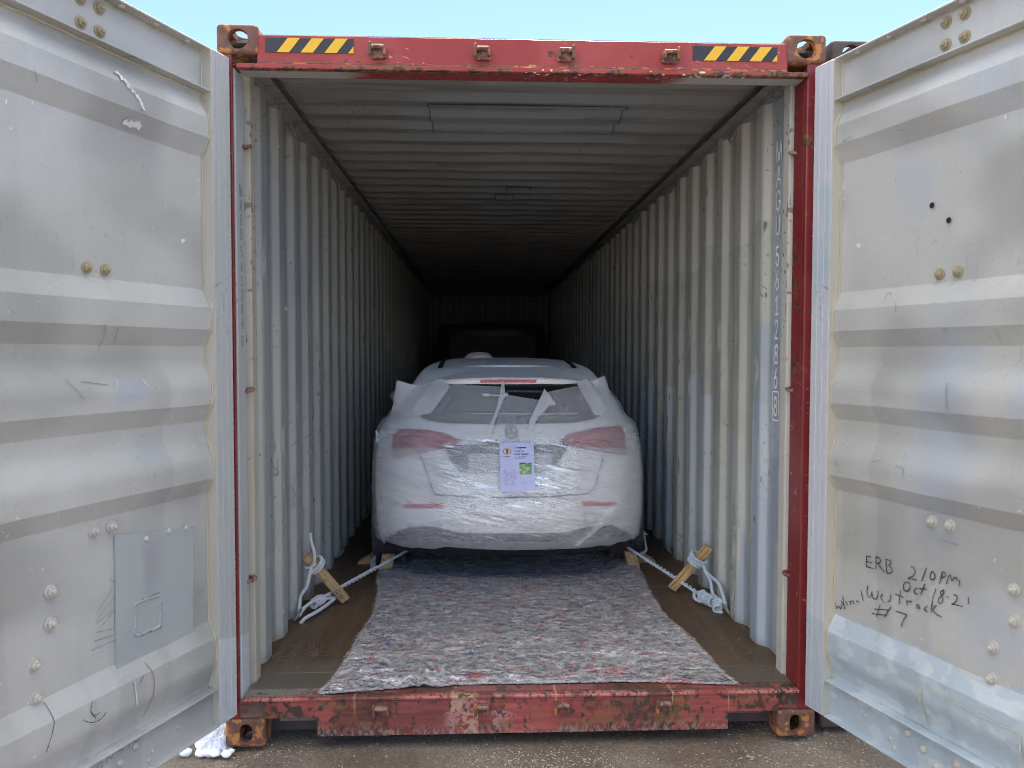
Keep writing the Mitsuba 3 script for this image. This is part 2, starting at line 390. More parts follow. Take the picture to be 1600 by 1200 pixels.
def wood_fn(p, n, uv):
    w = uv.x + .006 * noise(uv.y * 9, uv.x * 20)
    r = .6 * noise(w * 190, uv.y * 5) + .4 * noise(w * 420, uv.y * 14, 3.0)
    c = mix((.36, .205, .08), (.62, .42, .21), smoothstep(.2, .75, r))
    k = smoothstep(.94, .975, noise(uv.x * 60, uv.y * 45, 5.0))
    return mix(c, (.13, .07, .035), k * .8) * (.82 + .32 * noise(p.x * 14, p.z * 14 + p.y * 9))
def wooden(m, along, o=(0, 0, 0)):
    """Mesh dict in pine with the grain running along the given direction."""
    along = np.array(along, float) / np.linalg.norm(along)
    v = np.asarray(m.vertices)[m.faces].reshape(-1, 3)
    n = np.repeat(m.face_normals, 3, 0)
    side = np.cross(n, along); side /= np.linalg.norm(side, axis=1, keepdims=True) + 1e-9
    end = np.abs(n @ along) > .8
    uv = np.stack([np.where(end, v @ [.6, .7, .4], (v * side).sum(1) + 3.1 * n[:, 0]), np.where(end, v @ [.2, .5, .8] * 9, v @ along)], 1)
    return mikit.ply((v, np.arange(len(v)).reshape(-1, 3)), 'pine_wood', smooth=False, uv=uv)
pmat('pine_wood', wood_fn, .7)

plain('car_white', (.86, .86, .83), .35, clearcoat=.6, clearcoat_gloss=.93, specular=.5)
plain('black_plastic', (.018, .018, .02), .45)
plain('matte_black', (.012, .012, .013), .8)
plain('tinted_glass', (.010, .013, .015), .06, specular=.6)
plain('lamp_red', (.55, .016, .03), .2, clearcoat=.8, clearcoat_gloss=.95)
plain('lamp_dark_red', (.32, .010, .025), .2, clearcoat=.8)
plain('lamp_pale', (.50, .42, .42), .2, clearcoat=.5)
plain('chrome', (.55, .56, .58), .25, metallic=.9)
plain('tyre_rubber', (.06, .06, .065), .6)
plain('seam_dark', (.06, .06, .06), .8)
plain('rope_white', (.60, .61, .61), .8)
plain('rope_grey', (.42, .43, .42), .8)
plain('sealant', (.40, .365, .26), .5)
plain('sealant_pale', (.46, .445, .38), .5)
plain('cream_bolt', (.28, .235, .15), .5)
plain('pale_bolt', (.40, .39, .345), .5)
plain('white_print', (.80, .82, .82), .6)
plain('ink', (.025, .03, .05), .6)
plain('ink_faint', (.20, .20, .21), .7)
plain('rust_run', (.30, .17, .06), .7)
plain('chalk', (.17, .155, .12), .9)
plain('filler_white', (.56, .56, .55), .6)
plain('hazard_black', (.025, .026, .03), .5)
plain('hazard_yellow', (.68, .40, .02), .45)
plain('suv_dark', (.012, .013, .017), .35, clearcoat=.5)
plain('snow_white', (.86, .88, .92), .7)
plain('ice_pebble', (.50, .47, .42), .7)
plain('fibre_light', (.60, .59, .58), .9)
plain('fibre_dark', (.07, .06, .07), .9)
plain('fibre_red', (.45, .04, .06), .9)
plain('fibre_blue', (.06, .11, .32), .9)
plain('cable_tie', (.70, .73, .76), .3)
plain('plate_grey', (.10, .10, .105), .5)
scene['patch_paint'] = {'type': 'twosided', 'b': {'type': 'bumpmap', 'a': proc(lambda p, n, uv: .0012 * fbm(p.y * 25, p.z * 25, p.x * 20, 3), 2e-3), 'scale': 1.0, 'b': {'type': 'principled', 'roughness': .45,
    'base_color': proc(lambda p, n, uv: mix(mix((.29, .33, .33), (.34, .375, .37), fbm(p.y * 6, p.z * 6, 1.0, 3)), (.28, .29, .30), smoothstep(.5, .8, noise(p.y * 12, p.z * 2.2, 4.0)) * ell(-p.y, p.z, .42, .86, .14, .16)))}}}
scene['foam'] = {'type': 'mask', 'opacity': proc(lambda p, n, uv: .22 + .22 * smoothstep(.25, .75, noise(p.x * 230, p.z * 230 + p.y * 90)) + .06 * noise(p.x * 12 + p.y * 5, p.z * 12)),
                 'b': {'type': 'twosided', 'b': {'type': 'principled', 'base_color': {'type': 'rgb', 'value': [.90, .89, .86]}, 'roughness': .6, 'specular': .4}}}
scene['foam_fold'] = {**scene['foam'], 'opacity': {'type': 'rgb', 'value': .62}} if False else {'type': 'mask', 'opacity': .66, 'b': scene['foam']['b']}
scene['film'] = {'type': 'mask', 'opacity': proc(lambda p, n, uv: (.02 + .10 * smoothstep(.35, .75, noise(p.x * 5, p.z * 16, 3.0)) + .30 * smoothstep(.70, .80, noise(p.x * 7 + p.z * 6, p.z * 75 + p.x * 14, 5.0)) * (1 - smoothstep(.36, .52, dr.abs(p.x)))) * (1 - smoothstep(.66, .8, dr.abs(p.x))) * (.35 + .65 * smoothstep(.56, .62, p.z))),
                 'b': {'type': 'twosided', 'b': {'type': 'roughconductor', 'alpha': .06, 'specular_reflectance': {'type': 'rgb', 'value': [1.0, .98, .94]}}}}

def paper_fn(p, n, uv):
    u, v = uv.x, uv.y                                  # v = 0 at the bottom
    c = C3(.66, .68, .92)
    def text(c, u0, u1, v0, v1, lines, colr, dens=.55, letters=34.0):
        inside = (u > u0) & (u < u1) & (v > v0) & (v < v1)
        t = (v - v0) / (v1 - v0) * lines
        row = dr.floor(t)
        on = (t - row > .3) & (t - row < .75) & (cell_rand(dr.floor(u * letters * 2), row, 3.0) < dens) & (u < u1 - .25 * (u1 - u0) * cell_rand(row, 7.0))
        return dr.select(inside & on, C3(*colr), c)
    c = text(c, .44, .86, .865, .925, 1, (.05, .05, .12), .75, 22.)
    c = text(c, .42, .80, .80, .86, 2, (.12, .12, .22), .6)
    c = text(c, .40, .95, .735, .79, 1, (.07, .07, .15), .7, 26.)
    c = text(c, .42, .82, .66, .73, 3, (.15, .15, .25), .6)
    c = text(c, .12, .34, .69, .74, 1, (.10, .10, .2), .7)
    c = text(c, .10, .52, .14, .44, 9, (.26, .28, .48), .55)
    c = text(c, .62, .85, .14, .20, 2, (.2, .22, .42), .55)
    e = dr.square((u - .22) / .125) + dr.square((v - .82) / .065)
    c = dr.select(e < 1, C3(.55, .27, .08), c)
    c = dr.select(e < .55, C3(.78, .70, .62), c)
    c = dr.select((e < .5) & (dr.abs(u - .22) < .03), C3(.35, .04, .08), c)
    pic = (u > .56) & (u < .92) & (v > .35) & (v < .56)
    g = noise(u * 22, v * 26)
    pc = mix((.10, .28, .10), (.35, .58, .25), g)
    pc = mix(pc, (.72, .68, .30), smoothstep(.62, .75, noise(u * 15, v * 20, 4.0)))
    c = dr.select(pic, C3(pc), c)
    ridge = .56 + .05 * noise(u * 14)
    c = dr.select((u > .56) & (u < .92) & (v > .56) & (v < ridge), C3(.08, .16, .12), c)
    return c
scene['printed_paper'] = {'type': 'twosided', 'b': {'type': 'principled', 'base_color': proc(paper_fn), 'roughness': .5}}

# ------------------------------------------------------------------ ground
def line_coords(a, b, step, far):
    inner = np.arange(a, b + step / 2, step)
    out = np.geomspace(.05, far, 22)
    return np.r_[(a - out)[::-1], inner, b + out]
gx, gy = line_coords(-2.6, 2.6, .02, 300), line_coords(-2.2, .7, .02, 300)
G = np.zeros((len(gx), len(gy), 3)); G[..., 0], G[..., 1] = gx[:, None], gy[None]
nearw = np.clip(3.2 - np.hypot(G[..., 0], G[..., 1] + .6), 0, 1)
G[..., 2] = -.004 - nearw * (.018 * meshkit.fbm(G * [2.5, 2.5, 1], 3, 4) + .006 * meshkit.noise(G * [40, 40, 1], 2))
put('ground', grid_mesh(G), 'yard_ground', smooth=True)
tag('ground', 'damp brown grey yard ground in front of the container', kind='structure')
# loose grains lying on the yard
def pebble(r, seed):
    m = trimesh.creation.icosphere(1, r); g = np.random.default_rng(seed)
    m.vertices *= 1 + .25 * (g.random((len(m.vertices), 1)) - .5); m.vertices *= [1, .9, .6]
    return m
ms = []
for k in range(900):
    x, y = rng.uniform(-1.5, 1.9), rng.uniform(-.55, .12)
    if k < 380: x, y = .12 + rng.normal(0, .16), -.12 + rng.normal(0, .05)
    m = pebble(rng.uniform(.0010, .0034), k % 9); m.apply_translation([x, y, -.012 + .002 * rng.random()])
    m.apply_translation([0, 0, 0])
    ms.append(m)
put('gravel', join(*ms), 'ice_pebble')
tag('gravel', 'scattered pale grit and salt grains on the yard ground', 'gravel', kind='stuff')

# ------------------------------------------------------------------ the container
BOX = 'shipping_container'
tag(BOX, 'open red shipping container with grey corrugated inside and both doors swung wide', 'shipping container')
CL = 12.19                                              # outer length
HEIGHT = 2.896

def casting(sx, top, holed=True):
    """Corner casting of the front frame, local to x 0..0.162 (outer side at 0), y 0..0.178, z 0..0.118."""
    w, d, h, r = .162, .178, .118, .016
    sph = m3.Manifold.sphere(r, 12)
    outer = m3.Manifold.batch_hull([sph.translate([x, y, z]) for x in (r, w - r) for y in (r, d - r) for z in (r, h - r)])
    t = .028
    cav = manifold(box(t, w - t + .02, t, d - t + .02, t, h - t, 0))
    def slot(a, b, length):                             # rounded slot along z of the prism
        return m3.CrossSection.batch_hull([m3.CrossSection.circle(min(a, b) / 2, 20).translate([x, y]) for x in (-(a - min(a, b)) / 2, (a - min(a, b)) / 2) for y in (-(b - min(a, b)) / 2, (b - min(a, b)) / 2)]).extrude(length)
    fr = slot(.079 if top else .052, .079, .1).rotate([90, 0, 0]).translate([w / 2 + .004, .06, h / 2])
    sd = slot(.079, .055, .1).rotate([90, 0, 90]).translate([-.03, .09, h / 2])
    tp = slot(.0635, .124, .09).translate([w / 2, .09, h - .05 if top else -.04])
    m = outer - cav - fr - sd - tp
    m = m.refine_to_length(.02) if False else m
    v = tri(m)
    if sx > 0:
        v.vertices *= [-1, 1, 1]; v.invert()
    return v

for sx in (-1, 1):
    for top in (1, 0):
        m = casting(sx, top)
        m.apply_translation([sx * 1.219, 0, HEIGHT - .118 if top else 0])
        k = put(BOX + '__corner_casting', m, 'rusty_steel', smooth=35)
        labels[k] = {'label': ('upper' if top else 'lower') + (' left' if sx < 0 else ' right') + ' rusty corner casting with lifting hole'}
for sx in (-1, 1):                                      # far end, never in view but holds the box up
    for top in (1, 0):
        m = casting(sx, top); m.vertices *= [1, -1, 1]; m.invert()
        m.apply_translation([sx * 1.219, CL, HEIGHT - .118 if top else 0])
        put(BOX + '__corner_casting', m, 'rusty_steel', smooth=35)

# header
hd = join(box(-1.062, 1.062, .012, .10, 2.735, 2.857, .0012), box(-1.14, 1.14, -.004, .012, 2.722, 2.742, .003), box(-1.14, 1.14, .012, .104, 2.722, 2.734, .003),
          box(-1.062, 1.062, .03, .16, 2.857, 2.866, 0))
hv = hd.subdivide_to_size(.06) if False else hd
put(BOX + '__header', hd, 'header_red')
# the weld line along the lower edge of the header, lumpy and rusted
xs = np.linspace(-1.06, 1.06, 420)
wp = np.stack([xs, np.full_like(xs, .008), 2.744 + .003 * meshkit.noise(np.stack([xs * 20, xs * 0, xs * 0], 1))], 1)
put(BOX + '__header__weld_bead', tube(wp, .0045 + .005 * meshkit.noise(np.stack([xs * 55, xs * 0 + 3, xs * 0], 1)) ** 2, 6), 'rusty_steel', smooth=True)

# hazard stickers with their stripes
def sticker(x0, x1, z0, z1, lab):
    k = put(BOX + '__warning_sticker', box(x0, x1, .0095, .012, z0, z1, 0), 'hazard_black'); labels[k] = {'label': lab}
    h, w = z1 - z0, x1 - x0
    for c in range(4):
        a = x0 + (.045 + .093 * c) * w / .345
        poly = shapely.Polygon([(a, z0), (a + .048, z0), (a + .048 + h * .78, z1), (a + h * .78, z1)]).intersection(shapely.box(x0, z0, x1, z1))
        put(k + '__stripe', extrude(poly, 1, .0075, .0098), 'hazard_yellow')
sticker(-1.030, -.684, 2.790, 2.846, 'black and yellow striped sticker at the left end of the header')
sticker(.673, 1.018, 2.786, 2.843, 'black and yellow striped sticker at the right end of the header')

# corner posts
put(BOX + '__corner_post', join(box(-1.215, -1.160, .004, .022, .118, 2.778, .003), box(-1.215, -1.166, .022, .03, .118, 2.778, .002)), 'post_red')
put(BOX + '__corner_post', join(box(1.143, 1.215, .004, .040, .118, 2.778, .004), box(1.148, 1.215, .046, .150, .118, 2.778, .004), box(1.154, 1.21, .038, .05, .118, 2.778, 0)), 'post_red')
put(BOX + '__corner_post__inner_face', box(-1.215, -1.156, .031, .142, .118, 2.735, .004), 'post_paint')
for sx in (-1, 1):                                      # rounded pale channel behind the post
    poly = shapely.Polygon([(sx * 1.146, .178), (sx * 1.146, .235), (sx * 1.20, .25), (sx * 1.20, .168)]).buffer(.008, join_style='round')
    put(BOX + '__door_channel', extrude(poly, 2, .19, 2.76), 'channel_paint', smooth=35)
    for z in (2.455, 1.452, .655):
        pts = [(sx * 1.165, .168, z), (sx * 1.135, .155, z + .004), (sx * 1.128, .14, z), (sx * 1.14, .125, z - .005), (sx * 1.165, .12, z - .006)]
        put(BOX + '__lashing_bar', tube(smoothpath(pts, 12), .0075, 8), 'bracket_steel', smooth=True)
def chan_fn(p, n, uv):
    c = mix((.50, .49, .44), (.56, .55, .51), fbm(p.y * 8, p.z * 3, p.x, 3))
    left = p.x < 0
    c = dr.select(left, C3(mix((.42, .40, .31), (.48, .46, .38), fbm(p.y * 9, p.z * 4, 2.0, 2))), c)
    r = smoothstep(.78, .86, noise(p.y * 90, p.z * 42, 2.0)) * smoothstep(.4, .65, noise(p.z * 2.2, 4.0))
    return mix(mix(c, (.20, .13, .07), r * .8), (.15, .14, .13), .5 * scuffs(p.y * 2, p.z, 1.6)) * .82
pmat('channel_paint', chan_fn, .5)

# sill with its two cut-outs, threshold and keepers
sec = shapely.Polygon([(-1.0, .036), (1.0, .036), (1.0, .036)]) if False else None
front = shapely.box(-1.057, .046, 1.057, .196) - shapely.box(-1.056, 0, -.857, .112).buffer(.012).buffer(-.0) - shapely.box(.857, 0, 1.056, .108).buffer(.012)
sill = extrude(front, 1, -.006, .02)
put(BOX + '__sill', join(sill, box(-1.145, 1.145, -.012, .024, .190, .206, .004), box(-1.15, 1.15, .024, .098, .188, .2, .003), box(-1.0, 1.0, .02, .09, .1, .188, 0),
                         box(-1.219, -1.05, .01, .17, .118, .19, .004), box(1.05, 1.219, .01, .17, .118, .19, .004)), 'sill_red')
for x0, x1 in ((-1.057, -.86), (.86, 1.057)):
    put(BOX + '__sill__pocket', join(box(x0, x1, .11, .115, .02, .13, 0), box(x0, x1, .0, .115, .121, .127, 0)), 'old_dark_steel')
def keeper(x, z, flip, lab):
    """Welded lock keeper: a plate with a hooked cam seat."""
    k = put(BOX + '__lock_keeper', join(box(x - .030, x + .030, -.006, .010, z - .026, z + .020, .004), box(x - .028, x + .026, -.032, -.004, z + .004, z + .020, .005)), 'bracket_steel')
    labels[k] = {'label': lab}
    put(k + '__hook', box(x - .030 * flip - .006, x - .030 * flip + .006, -.034, -.004, z - .024, z + .030, .004), 'rusty_steel')
    put(k + '__hook', box(x + .023 * flip - .006, x + .023 * flip + .006, -.030, -.004, z - .018, z + .018, .004), 'rusty_steel')
for i, x in enumerate((-.586, -.173, .156, .577)):
    o = ('first', 'second', 'third', 'fourth')[i]
    keeper(x, 2.795, 1 if i in (0, 1) else -1, o + ' lock keeper from the left on the header')
    keeper(x, .150, 1, o + ' lock keeper from the left on the sill')

plain('ring_steel', (.20, .195, .18), .6)
# corrugated side walls
def sheet(path, a0, a1, na, off, dents=0.0, seed=0):
    """A corrugated sheet: path (n, 2) = (height of the wave, run), swept along a from a0 to a1. Returns points (n, na, 3) as (wave, run, a)."""
    p = np.repeat(np.asarray(path, float)[:, None], na, 1)
    a = np.linspace(a0, a1, na)
    P = np.concatenate([p, np.broadcast_to(a[None, :, None], p.shape[:2] + (1,))], -1)
    if dents:
        P[..., 0] += dents * (meshkit.fbm(P * [0, 1.7, 1.3], 3, seed) - .5) + dents * .5 * (meshkit.noise(P * [0, 6, 4], seed + 9) - .5)
    return P
PER = .308
def wall_path(start, end, y0, far, near):
    out = [(far, start)]
    y = y0
    while y < end - PER:
        out += [(far, y), (near, y + .062), (near, y + .142), (far, y + .204)]
        y += PER
    out.append((far, end))
    return out
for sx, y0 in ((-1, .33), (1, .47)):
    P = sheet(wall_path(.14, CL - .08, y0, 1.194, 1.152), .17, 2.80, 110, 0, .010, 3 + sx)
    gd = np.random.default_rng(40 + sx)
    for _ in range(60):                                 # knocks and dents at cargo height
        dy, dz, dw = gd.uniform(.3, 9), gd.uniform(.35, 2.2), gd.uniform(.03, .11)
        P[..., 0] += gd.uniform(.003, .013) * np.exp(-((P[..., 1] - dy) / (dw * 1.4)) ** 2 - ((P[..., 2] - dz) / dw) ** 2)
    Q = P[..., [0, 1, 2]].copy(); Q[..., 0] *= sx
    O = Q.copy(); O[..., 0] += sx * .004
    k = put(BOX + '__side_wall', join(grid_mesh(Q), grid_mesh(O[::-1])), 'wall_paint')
    labels[k] = {'label': ('left' if sx < 0 else 'right') + ' corrugated side wall'}
    put(BOX + '__top_rail', join(box(sx * 1.15, sx * 1.215, .16, CL - .1, 2.775, 2.835, .004), box(sx * 1.19, sx * 1.217, .13, CL - .03, 2.78, 2.876, 0), box(sx * 1.105, sx * 1.16, .10, CL - .1, 2.805, 2.815, 0)), 'rail_paint')
    put(BOX + '__bottom_rail', box(sx * 1.17, sx * 1.212, .15, CL - .1, .05, .2, .004), 'old_dark_steel')
    for i in range(9):                                  # rings under the top rail and at the floor
        y = .945 + 1.3 * i
        for z, up in ((2.762, 1), (.222, 0)):
            pts = [(sx * 1.152, y - .03, z + .012 * up), (sx * 1.142, y - .026, z - .018), (sx * 1.128, y, z - .045 if up else z + .03), (sx * 1.142, y + .026, z - .018), (sx * 1.152, y + .03, z + .012 * up)]
            if not up: pts = [(sx * 1.153, y - .028, z - .012), (sx * 1.135, y - .024, z + .012), (sx * 1.126, y, z + .034), (sx * 1.135, y + .024, z + .012), (sx * 1.153, y + .028, z - .012)]
            put(BOX + '__lashing_ring', tube(smoothpath(pts, 16), .0095, 8), 'ring_steel', smooth=True)
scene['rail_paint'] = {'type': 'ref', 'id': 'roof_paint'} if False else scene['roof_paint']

# roof, its flat patches
ys, path = .20, [(2.864, .12)]
while ys < CL - .3:
    path += [(2.864, ys), (2.830, ys + .036), (2.830, ys + .118), (2.864, ys + .154)]
    ys += .238
path.append((2.864, CL - .05))
P = sheet(path, -1.125, 1.125, 60, 0, .012, 8)
side = np.clip((1.125 - np.abs(P[..., 2])) / .05, 0, 1)
P[..., 0] = 2.864 + (P[..., 0] - 2.864) * side
Q = P[..., [2, 1, 0]]
O = Q.copy(); O[..., 2] += .004
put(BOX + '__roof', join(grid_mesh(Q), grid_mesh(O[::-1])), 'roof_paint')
put(BOX + '__roof__edge_plate', join(*[box(s * 1.10, s * 1.20, .1, CL - .05, 2.858, 2.87, 0) for s in (-1, 1)]), 'roof_paint')
put(BOX + '__roof__front_plate', box(-1.12, 1.12, .10, .26, 2.866, 2.872, 0), 'roof_paint')
for (x0, x1, y0) in ((-.44, .55, .74), (.02, .20, 2.63), (-.06, .08, 2.92)):       # welded-in repair pieces follow the wave
    yy = np.linspace(y0, y0 + (.238 * 2 if x1 - x0 > .5 else .22), 26)
    wv = np.interp(yy, [q[1] for q in path], [q[0] for q in path]) - .006
    X = np.linspace(x0, x1, 6)
    Pp = np.stack([np.repeat(X[:, None], 26, 1), np.repeat(yy[None], 6, 0), np.repeat(wv[None], 6, 0)], -1)
    Pb = Pp.copy(); Pb[..., 2] += .004
    k = put(BOX + '__roof__patch', grid_mesh(Pp), 'roof_paint')
    # cut line round the piece
    ring = np.vstack([Pp[0], Pp[-1, ::-1]]) + [0, 0, -.001]
    put(BOX + '__roof__cut_line', join(tube(Pp[0] + [0, 0, -.001], .0022, 5), tube(Pp[-1] + [0, 0, -.001], .0022, 5), tube(Pp[:, 0] + [0, 0, -.001], .0011, 5)), 'seam_dark')

# end wall
path = [(CL - .11, -1.16)]
x = -1.10
while x < 1.0:
    path += [(CL - .11, x), (CL - .15, x + .06), (CL - .15, x + .13), (CL - .11, x + .19)]; x += .25
path.append((CL - .11, 1.16))
P = sheet(path, .2, 2.74, 8, 0)
put(BOX + '__end_wall', join(grid_mesh(P[..., [1, 0, 2]]), box(-1.2, 1.2, CL - .06, CL - .05, .15, 2.87, 0)), 'end_shade_paint')
plain('end_shade_paint', (.20, .205, .205), .6)  # darker than the side walls: deep shade put into the colour
for sx in (-1, 1):
    put(BOX + '__corner_post', box(sx * 1.14, sx * 1.219, CL - .17, CL - .02, .118, 2.778, .004), 'old_dark_steel')
put(BOX + '__end_wall__sill', box(-1.2, 1.2, CL - .16, CL - .04, .04, .21, 0), 'old_dark_steel')
put(BOX + '__end_wall__roof_edge', box(-1.2, 1.2, CL - .12, CL - .02, 2.84, 2.88, 0), 'old_dark_steel')
put(BOX + '__end_wall__top_beam', box(-1.17, 1.17, CL - .17, CL - .1, 2.70, 2.86, .004), 'old_dark_steel')

# floor boards, screws, the steel threshold plate
scr = []
for c in range(2):
    for r in range(10):
        x0, x1 = (-1.19, -.012) if c == 0 else (.012, 1.19)
        y0 = .262 + r * 1.2
        y1 = min(y0 + 1.2, CL - .15)
        put(BOX + '__floor__board', box(x0 + .001, x1 - .001, y0 + .002, y1 - .002, .172, .2 + .0012 * ((r * 7 + c * 3) % 3), .003), 'plywood')
        if r < 3:
            for yy in np.arange(y0 + .06, y1, .27):
                for xx in (-1.09, -1.00, -.86) if c == 0 else (1.09, 1.0, .90):
                    m = lathe([(0, .0015), (.0045, .0015), (.006, .0)], 8); m.apply_translation([xx + rng.normal(0, .004), yy, .2003 + .0012 * ((r * 7 + c * 3) % 3)]); scr.append(m)
put(BOX + '__floor__threshold_plate', box(-1.15, 1.15, .10, .259, .18, .1995, .002), 'plywood')
k = put(BOX + '__floor__screw', join(*scr), 'bracket_steel'); labels[k] = {'label': 'small screw heads in the plywood floor', 'kind': 'stuff'}
put(BOX + '__floor__centre_strip', box(-.011, .011, .10, CL - .15, .165, .198, 0), 'old_dark_steel')
put(BOX + '__floor', box(-1.17, 1.17, .1, CL - .1, .13, .168, 0), 'old_dark_steel')

# container number on the right wall, one part per character
def letter(ch, h, M, bsdf, key, sx=.62, bold=False):
    m = meshkit.text_mesh(ch, h, .0008, bold)
    m.vertices[:, 0] -= (m.vertices[:, 0].min() + m.vertices[:, 0].max()) / 2
    m.vertices[:, 0] *= sx
    return put(key, placed(m, M), bsdf)
for ch, z in zip('MAGU5612868', (2.487, 2.374, 2.261, 2.148, 2.008, 1.895, 1.782, 1.669, 1.556, 1.443, 1.314)):
    # reads from inside: text x runs along -y on the right wall
    k = letter(ch, .092, frame(V3(1.1865, .412, z), V3(0, -1, 0), V3(0, 0, 1), V3(-1, 0, 0)), 'white_print', BOX + '__number_letter', .68)
fr = [(.375, 1.296), (.449, 1.296), (.449, 1.428), (.375, 1.428), (.375, 1.296)]
put(BOX + '__number_frame', join(*[ribbon([(1.1862, a[0], a[1]), (1.1862, b[0], b[1])], .006, (-1, 0, 0)) for a, b in zip(fr, fr[1:])]), 'white_print')
for yy in (.352, .468):
    put(BOX + '__number_line', ribbon([(1.1872, yy, 1.0), (1.1872, yy, 2.62)], .002, (-1, 0, 0)), 'ink_faint')
# the same number in thin dark outline on the left post
for i, ch in enumerate('MAGU5612868'):
    z = 2.24 - i * .0585 - (.012 if i > 3 else 0) - (.012 if i > 9 else 0)
    letter(ch, .044, frame(V3(-1.1552, .088, z), V3(0, 1, 0), V3(0, 0, 1), V3(1, 0, 0)), 'ink_faint', BOX + '__post_letter', .8)

# ------------------------------------------------------------------ doors
def door_frame(side):
    a = math.radians(21.0 if side < 0 else 17.03)
    d = V3(side * math.sin(a), -math.cos(a), 0); n = V3(-side * math.cos(a), -math.sin(a), 0)
    return frame(V3(side * 1.1565, -.03, 0), d, n, V3(0, 0, 1))       # local axes: u from the hinge, w to the inside, z up
PROF = [(2.586, -.045), (2.560, -.045), (2.490, -.012), (2.415, -.012), (2.345, -.045), (1.845, -.045), (1.775, -.012), (1.693, -.012), (1.630, -.045),
        (1.565, -.045), (1.485, -.012), (1.410, -.012), (1.345, -.045), (1.290, -.045), (1.200, -.012), (1.125, -.012), (1.065, -.045), (.565, -.045), (.500, -.012),
        (.410, -.012), (.325, -.045), (.302, -.045)]
hexa = lathe([(0, .003), (.0128, .003), (.0134, .005), (.0134, .011), (.0115, .0128), (0, .0128)], 6)
WASHER = join(lathe([(0, 0), (.0185, 0), (.018, .0028), (.012, .0036), (0, .0036)], 16), hexa, lathe([(0, .012), (.0068, .012), (.0066, .018), (.0045, .0205), (0, .021)], 10))
WASHER.apply_transform(trimesh.transformations.rotation_matrix(-math.pi / 2, [1, 0, 0]))          # axis along +w
STUD = lathe([(0, 0), (.011, 0), (.0105, .004), (.006, .008), (0, .009)], 10)
STUD.apply_transform(trimesh.transformations.rotation_matrix(-math.pi / 2, [1, 0, 0]))
wash_d, stud_d, washp_d = mikit.ply(WASHER, 'cream_bolt', smooth=30), mikit.ply(STUD, 'pale_bolt', smooth=30), mikit.ply(WASHER, 'pale_bolt', smooth=30)

